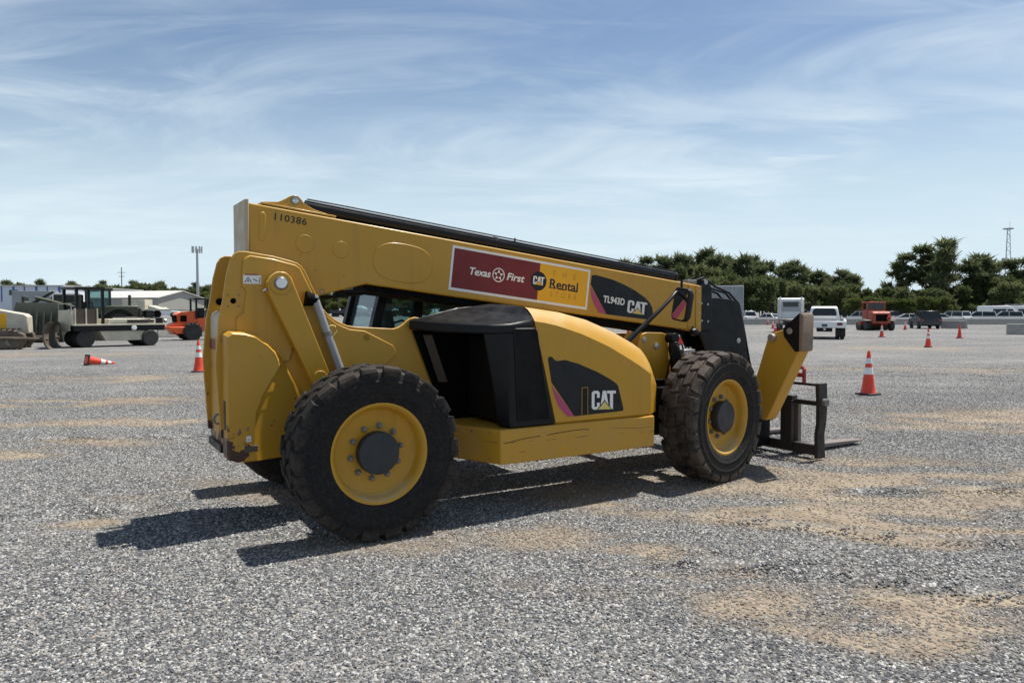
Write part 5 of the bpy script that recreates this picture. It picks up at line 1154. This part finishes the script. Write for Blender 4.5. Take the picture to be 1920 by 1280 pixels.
# ------------------------------------------------------------------ trailers, far trucks
r = empty('lowboy_trailer', (-46.3, 95.5, gz(-46.3, 95.5)), 4); tag(r, 'long tan lowboy trailer with paired wheels before the beige warehouse', 'trailer')
MB().box(-3.0, -.2, -1.2, 1.2, 1.1, 2.35).build('gooseneck_box', 'cream_paint', r, .03); MB().box(-3.2, 6.5, -1.3, 1.3, .95, 1.15).build('deck', 'cream_paint', r, .02)
MB().prism([(0.2, 1.15), (1.6, 1.15), (.2, 1.6)], -1.25, 1.25).build('ramp', 'cream_paint', r)
for wx in (-2.6, -.9, 0.4):
    for s in (-1, 1): wheel_part(r, wx, s * 1.05, .5, .4, 'dull_steel')
for i, (x, y, ln, h, mt, lb) in enumerate(((-71.5, 112, 5.5, 3.0, 'grey_panel', 'grey box trailer parked behind the army loader bucket'), (-66.6, 112.5, 4.0, 2.7, 'white_paint', 'white box trailer parked before the blue and white building'))):
    r = empty('box_trailer', (x, y, gz(x, y)), 3); tag(r, lb, 'trailer')
    MB().box(-ln / 2, ln / 2, -1.2, 1.2, .9, .9 + h).build('cargo_box', mt, r, .04); MB().box(-ln / 2 + .2, ln / 2 - .2, -.5, .5, .55, .9).build('chassis', 'black_metal', r)
    for wx in (-.6, .5):
        for s in (-1, 1): wheel_part(r, wx, s * 1.0, .45, .28)
car('sedan', 'white_paint', -52.3, 112, 10, 'white sedan parked behind the lowboy trailer', 'car')
# mixer truck and dark truck far behind, seen under the boom
mx, my = -53.5, 268.0
r = empty('mixer_truck', (mx, my, gz(mx, my)), 5); tag(r, 'white concrete mixer truck parked before the distant trees', 'truck')
MB().box(-3.9, 4.0, -.6, .6, .8, 1.2).build('chassis', 'black_metal', r)
MB().lathe([(.5, -3.6), (1.0, -3.0), (1.35, -1.2), (1.35, -.2), (.9, 1.3), (.5, 1.6)], 24, axis='x').build('drum', 'white_paint', r, loc=(0, 0, 2.55), rot=(0, R(8), 0))
MB().prism([(1.9, .9), (1.9, 3.0), (3.0, 3.0), (3.3, 2.1), (4.2, 1.9), (4.3, .8)], -1.15, 1.15).build('cab', 'white_paint', r, .06); MB().box(2.1, 2.9, -1.17, 1.17, 2.1, 2.75).build('cab_window', 'dark_glass', r)
MB().box(-4.2, -3.5, -.5, .5, 2.2, 4.0).build('hopper', 'white_paint', r, .05)
for wx in (-2.8, -1.5, 3.2):
    for s in (-1, 1): wheel_part(r, wx, s * 1.05, .52, .4)
r = empty('dump_truck', (-60.0, 262, gz(-60, 262)), 8); tag(r, 'dark navy dump truck parked beside the white mixer truck', 'truck')
MB().prism([(-3.6, 1.2), (-3.8, 2.4), (1.0, 2.4), (1.0, 1.2)], -1.2, 1.2).build('dump_body', 'black_paint', r, .05); MB().prism([(1.2, .8), (1.2, 2.9), (2.3, 2.9), (2.7, 2.0), (3.7, 1.8), (3.8, .8)], -1.15, 1.15).build('cab', 'navy_paint', r, .06); MB().box(-3.4, 3.6, -.5, .5, .6, 1.2).build('chassis', 'black_metal', r)
for wx in (-2.6, -1.4, 2.9):
    for s in (-1, 1): wheel_part(r, wx, s * 1.05, .52, .4)
car('pickup', 'silver_paint', -65.5, 258, 170, 'silver pickup parked beside the navy dump truck', 'pickup')
car('suv', 'white_paint', 13.2, 108, 60, 'white car parked near the middle of the far yard', 'car'); tractor('tractor_truck', 10.6, 92, 120, 'white truck parked near the lone white car in the far yard')

# ------------------------------------------------------------------ buildings, poles, towers
def building(name, label, x0, x1, y, dep, zt, wall):
    r = empty(name, ((x0 + x1) / 2, y, gz((x0 + x1) / 2, y) - .05)); tag(r, label, 'building'); hw = (x1 - x0) / 2
    MB().box(-hw, hw, 0, dep, 0, zt).build('wall', wall, r); return r, hw
r, hw = building('blue_white_building', 'long white building with blue pilasters and a blue awning', -190, -112, 186, 40, 7.2, 'building_white')
MB().box(-hw - .3, hw + .3, -.3, 40.3, 7.2, 7.5).build('roof_edge', 'roof_light', r)
for k in range(28): MB().box(-hw + k * 2.85, -hw + k * 2.85 + (.5 if k % 2 else .25), -.12, .0, 3.4, 7.15).build('pilaster', 'building_blue', r)
MB().prism([(-hw, 3.4), (8, 3.4), (8, 2.6), (-hw, 2.6)], -1.6, 0).build('awning', 'building_blue', r)
for k in range(12): MB().box(-hw + 2 + k * 5.7, -hw + 4.2 + k * 5.7, -.06, .0, 5.0, 6.3).build('window', 'dark_glass', r)
r = empty('beige_warehouse', (-87.0, 168, gz(-87, 168) - .05), -14); tag(r, 'low beige metal warehouse with a pale gabled roof', 'building')
MB().box(-14, 8.5, 0, 16, 0, 3.9).build('wall', 'building_beige', r)
rf = MB().prism([(-.4, 3.9), (8, 5.6), (16.4, 3.9), (16.4, 4.05), (8, 5.8), (-.4, 4.05)], -14.4, 8.9, 'x').build('roof', 'roof_light', r)
MB().prism([(0, 3.9), (16, 3.9), (8, 5.55)], 8.35, 8.48, 'x').build('gable', 'building_beige', r)
MB().box(-9, -5, -.08, .0, 0, 3.0).build('roller_door', 'galvanised', r); MB().box(2.2, 4.6, -.08, 0, 1.2, 2.4).build('window', 'dark_glass', r); MB().box(6.0, 7.0, -.08, 0, 0, 2.2).build('door', 'cream_paint', r)
for k in range(9): MB().box(-13.5 + k * 2.6, -13.4 + k * 2.6, -.05, .0, 0, 3.85).build('wall_rib', 'galvanised', r)
# monopole phone mast
r = empty('phone_mast', (-84.2, 200, gz(-84, 200))); tag(r, 'slim grey phone mast with antenna panels at its top', 'mast')
MB().tube([(0, 0, 0), (0, 0, 9), (0, 0, 17.6)], [.40, .34, .28], 16).build('pole', 'galvanised', r)
for k in range(9):
    a = 2 * math.pi * k / 9; c_, s_ = math.cos(a), math.sin(a)
    MB().obox((1.25 * c_, 1.25 * s_, 17.4), (.12 * c_, .12 * s_, 0), (-.16 * s_, .16 * c_, 0), (0, 0, .85)).build('antenna_panel', 'galvanised', r); MB().cyl((.3 * c_, .3 * s_, 17.2), (1.15 * c_, 1.15 * s_, 17.4), .05, n=6).build('antenna_arm', 'galvanised', r)
def upole(x, y, h, label):
    r = empty('utility_pole', (x, y, gz(x, y))); tag(r, label, 'pole'); MB().tube([(0, 0, 0), (0, 0, h)], [.20, .13], 10).build('pole', 'pole_wood', r)
    for z_, w in ((h - 1.6, 1.2), (h - 2.8, .9)): MB().box(-w, w, -.06, .06, z_ - .07, z_ + .07).build('cross_arm', 'pole_wood', r)
    return r
upole(-120.2, 230, 14.5, 'tall wooden utility pole behind the beige warehouse'); upole(-117.5, 240, 8.6, 'short wooden utility pole behind the beige warehouse'); upole(-61.6, 265, 8.0, 'wooden pole standing between the navy truck and silver pickup')
# lattice tower
r = empty('lattice_tower', (198.8, 300, gz(198.8, 300))); tag(r, 'tall thin lattice radio tower rising above the trees', 'tower')
Ht = 35.0
def lw(z): return 1.9 - 1.35 * z / Ht
A3 = [R(90 + 120 * k) for k in range(3)]
for a in A3: MB().tube([(lw(0) * math.cos(a), lw(0) * math.sin(a), 0), (lw(Ht) * math.cos(a), lw(Ht) * math.sin(a), Ht)], .14, 6).build('tower_leg', 'galvanised', r)
for k in range(22):
    z0, z1 = Ht * k / 22, Ht * (k + 1) / 22
    for i in range(3):
        a, b2 = A3[i], A3[(i + 1) % 3]
        if (k + i) % 2: a, b2 = b2, a
        MB().cyl((lw(z0) * math.cos(a), lw(z0) * math.sin(a), z0), (lw(z1) * math.cos(b2), lw(z1) * math.sin(b2), z1), .07, n=4).build('lattice_brace', 'galvanised', r)
MB().lathe([(.4, Ht - .3), (1.9, Ht - .2), (1.9, Ht + .2), (.4, Ht + .3)], 12, axis='z').build('top_platform', 'galvanised', r); MB().cyl((.6, 0, Ht), (.6, 0, Ht + 3), .06, n=5).build('whip_aerial', 'galvanised', r)
for z_, sx in ((22.6, -2.2), (21.2, -2.2), (22.0, 1.2), (21.9, 2.4)): MB().lathe([(.1, -.3), (.75, 0), (.7, .1), (.1, .05)], 14, (sx, -.8, z_)).build('dish_antenna', 'galvanised', r)

# ------------------------------------------------------------------ chain fence at the back of the yard
r = empty('boundary_fence', (0, 130, 0)); tag(r, 'thin dark boundary fence in front of the tree line', 'fence')
for k in range(60): MB().box(26 + k * 3, 26.08 + k * 3, -.04, .04, -.05, 2.0).build('fence_post', 'army_dark', r)
for z_ in (.3, 1.1, 1.95): MB().box(26, 203, -.02, .02, z_, z_ + .05).build('fence_rail', 'army_dark', r)

# ------------------------------------------------------------------ trees
def crown_mesh(name, lobes, n, size, seed, mat, flat_=1.0):
    rg = np.random.default_rng(seed); vs, fs = [], []
    w = np.array([l[3] * l[4] for l in lobes]) ** 1.2; w /= w.sum()
    for li in rg.choice(len(lobes), n, p=w):
        cx, cy, cz, rx, rz_ = lobes[li]
        d = rg.normal(size=3); d /= np.linalg.norm(d); rad = rg.uniform(.25, 1.05) ** .55
        if d[2] < -.2 and rg.random() < .35: d[2] *= -1
        p = np.array([cx + d[0] * rx * rad, cy + d[1] * rx * rad, cz + d[2] * rz_ * rad])
        nrm = d * .7 + rg.normal(size=3) * .7 + np.array([0, 0, .5]); nrm /= np.linalg.norm(nrm)
        t = np.cross(nrm, rg.normal(size=3)); t /= np.linalg.norm(t); b_ = np.cross(nrm, t)
        s1, s2 = size * rg.uniform(.6, 1.15), size * rg.uniform(.55, 1.05)
        o = len(vs)
        for a_, c_ in ((-1, -.4), (-.2, -1), (.9, -.5), (.7, .6), (-.4, .9)):
            vs.append(tuple(p + t * a_ * s1 * rg.uniform(.7, 1.2) + b_ * c_ * s2 * rg.uniform(.7, 1.2) + nrm * rg.normal() * .05))
        fs.append(tuple(range(o, o + 5)))
    me = bpy.data.meshes.new(name); me.from_pydata(vs, [], fs); me.materials.append(MATS[mat]); return me
def trunk_mesh(h, r0, limbs):
    mb = MB().tube([(0, 0, -.3), (.05, 0, h * .3), (-.08, .05, h * .65), (.05, 0, h)], [r0, r0 * .8, r0 * .55, r0 * .2], 7)
    for z0, p1 in limbs:
        mid = (p1[0] * .5, p1[1] * .5, z0 + (p1[2] - z0) * .35); mb.tube([(0, 0, z0), mid, p1], [r0 * .32, r0 * .22, r0 * .08], 5)
    me = mb.mesh('trunk'); me.materials.append(MATS['bark']); return me
VAR = {'broad': [], 'pine': [], 'light': []}
for v in range(5):
    rg = random.Random(100 + v); lobes = []; limbs = []
    for k in range(rg.randint(11, 15)):
        a = rg.uniform(0, 6.28); q = rg.uniform(0, .36); z = rg.uniform(.22, .92); sp = .30 * (1 - abs(z - .5) * .9)
        lobes.append((math.cos(a) * q * (1.15 - z * .6), math.sin(a) * q * (1.15 - z * .6), z, rg.uniform(.12, .20), rg.uniform(.08, .14)))
        if k % 3 == 0: limbs.append((.25 + .2 * rg.random(), lobes[-1][:3]))
    VAR['broad'].append((crown_mesh('crown', lobes, 3300, .0195, 200 + v, 'leaf_broad'), trunk_mesh(.8, .022, limbs)))
for v in range(3):
    rg = random.Random(400 + v); lobes = []; limbs = []
    for k in range(12):
        a = rg.uniform(0, 6.28); q = rg.uniform(0, .42); z = rg.uniform(.10, .90)
        lobes.append((math.cos(a) * q * (1.15 - z * .6), math.sin(a) * q * (1.15 - z * .6), z, rg.uniform(.15, .24), rg.uniform(.10, .16)))
    VAR['light'].append((crown_mesh('crown', lobes, 3600, .022, 500 + v, 'leaf_light'), trunk_mesh(.7, .02, [(.3, l[:3]) for l in lobes[:3]])))
for v in range(6):
    rg = random.Random(300 + v); lobes = []; limbs = []
    zlow = rg.uniform(.42, .58)
    for k in range(rg.randint(13, 17)):
        z = rg.uniform(zlow, .98); a = rg.uniform(0, 6.28); q = rg.uniform(.02, .22) * (1.25 - (z - zlow) / (1 - zlow) * .85)
        lobes.append((math.cos(a) * q, math.sin(a) * q, z, rg.uniform(.045, .085), rg.uniform(.013, .022))); limbs.append((z - rg.uniform(.02, .05), lobes[-1][:3]))
    VAR['pine'].append((crown_mesh('crown', lobes, 1900, .0105, 330 + v, 'leaf_pine'), trunk_mesh(.97, .013, limbs)))
def tree(kind, x, y, h, wide, label, group, rg):
    cm, tm = rg.choice(VAR[kind]); z = gz(x, y) - .1
    r = empty({'broad': 'leafy_tree', 'pine': 'pine_tree', 'light': 'bushy_tree'}[kind], (x, y, z), rg.uniform(0, 360)); r.scale = (h * wide, h * wide, h); tag(r, label, 'tree', group)
    for nm, me_ in (('trunk', tm), ('crown', cm)):
        o = bpy.data.objects.new(nm, me_); COL.objects.link(o); o.parent = r
rg = random.Random(77)
def PXX(px, D): return (px - 960) / 1397 * D
# outline of the wood on the right: picture column -> tree top height in metres (at 150 m)
def strip(px0, px1, D, step, hfun, kind, wide, label, group, jit=6.0):
    px = px0
    while px < px1:
        D_ = D + rg.uniform(-jit, jit); h = hfun(px) * rg.uniform(.86, 1.06)
        tree(kind, PXX(px, D_), D_, h, wide * rg.uniform(.9, 1.15), label, group, rg)
        px += step * rg.uniform(.75, 1.25)
HR = ([1180, 1250, 1330, 1400, 1480, 1540, 1580, 1620, 1660, 1700, 1750, 1790, 1830, 1890, 1960], [98, 104, 116, 104, 92, 80, 84, 70, 66, 74, 76, 76, 96, 90, 100])
hr = lambda D, k=1.0: (lambda px: (np.interp(px, *HR) * k) * D / 1397 + 1.7)
strip(1175, 2320, 152, 25, hr(152, .60), 'broad', .95, 'dark leafy tree in the wood behind the parked cars', 'leafy trees in the wood behind the parked cars')
strip(1180, 2320, 160, 25, hr(160, .74), 'broad', .8, 'dark leafy tree in the wood behind the parked cars', 'leafy trees in the wood behind the parked cars')
strip(1175, 1600, 168, 17, hr(168, .98), 'pine', 1.0, 'tall pine with a bare trunk rising from the wood behind the trucks', 'tall pines in the wood behind the trucks')
for px, hh in ((1708, 108), (1738, 122), (1756, 130), (1776, 112)):
    tree('pine', PXX(px, 158), 158 + rg.uniform(-3, 3), hh * 158 / 1397 + 1.7, 1.15, 'tall open crowned pine rising behind the black car', 'tall open crowned pines above the black car', rg)
for px, hh in ((1815, 98), (1838, 108), (1858, 96), (1905, 98), (1925, 104)):
    tree('pine', PXX(px, 158), 158 + rg.uniform(-3, 3), hh * 158 / 1397 + 1.7, 1.25, 'dense pine in the wood behind the white vans', 'dense pines behind the white vans', rg)
strip(1600, 1800, 146, 32, lambda p: 5.0, 'light', 1.0, 'light green bushy tree at the edge of the wood behind the parked cars', 'light bushes at the edge of the right wood')
# far tree line on the left and under the boom
strip(-60, 450, 300, 11, lambda p: 11.5 + 1.0 * math.sin(p * .05), 'broad', 1.0, 'distant leafy tree in the far tree line behind the yard', 'distant trees behind the left side of the yard', 20)
strip(-40, 450, 330, 30, lambda p: 14.0 + 1.5 * math.sin(p * .11), 'pine', 1.15, 'distant thin pine in the far tree line behind the buildings', 'distant pines behind the buildings', 15)
strip(310, 450, 245, 18, lambda p: 9.5, 'broad', .95, 'leafy tree in the grove behind the orange compact loader', 'trees behind the orange compact loader', 8)
strip(330, 400, 225, 20, lambda p: 6.2, 'light', 1.1, 'light green bushy tree beside the phone mast', 'light bushes beside the phone mast', 4)
strip(570, 900, 292, 15, lambda p: 13.5, 'broad', .8, 'leafy tree in the wood behind the mixer truck', 'trees behind the mixer truck', 10)
strip(580, 900, 280, 24, lambda p: 7.0, 'light', 1.1, 'light green bushy tree behind the mixer truck', 'light bushes behind the mixer truck', 4)
strip(900, 1180, 230, 22, lambda p: 13.0, 'broad', .9, 'leafy tree in the wood behind the lone white truck', 'trees behind the lone white truck', 10)
strip(450, 570, 300, 20, lambda p: 11.0, 'broad', .9, 'leafy tree in the wood beyond the lone yard barrier', 'trees beyond the lone yard barrier', 10)
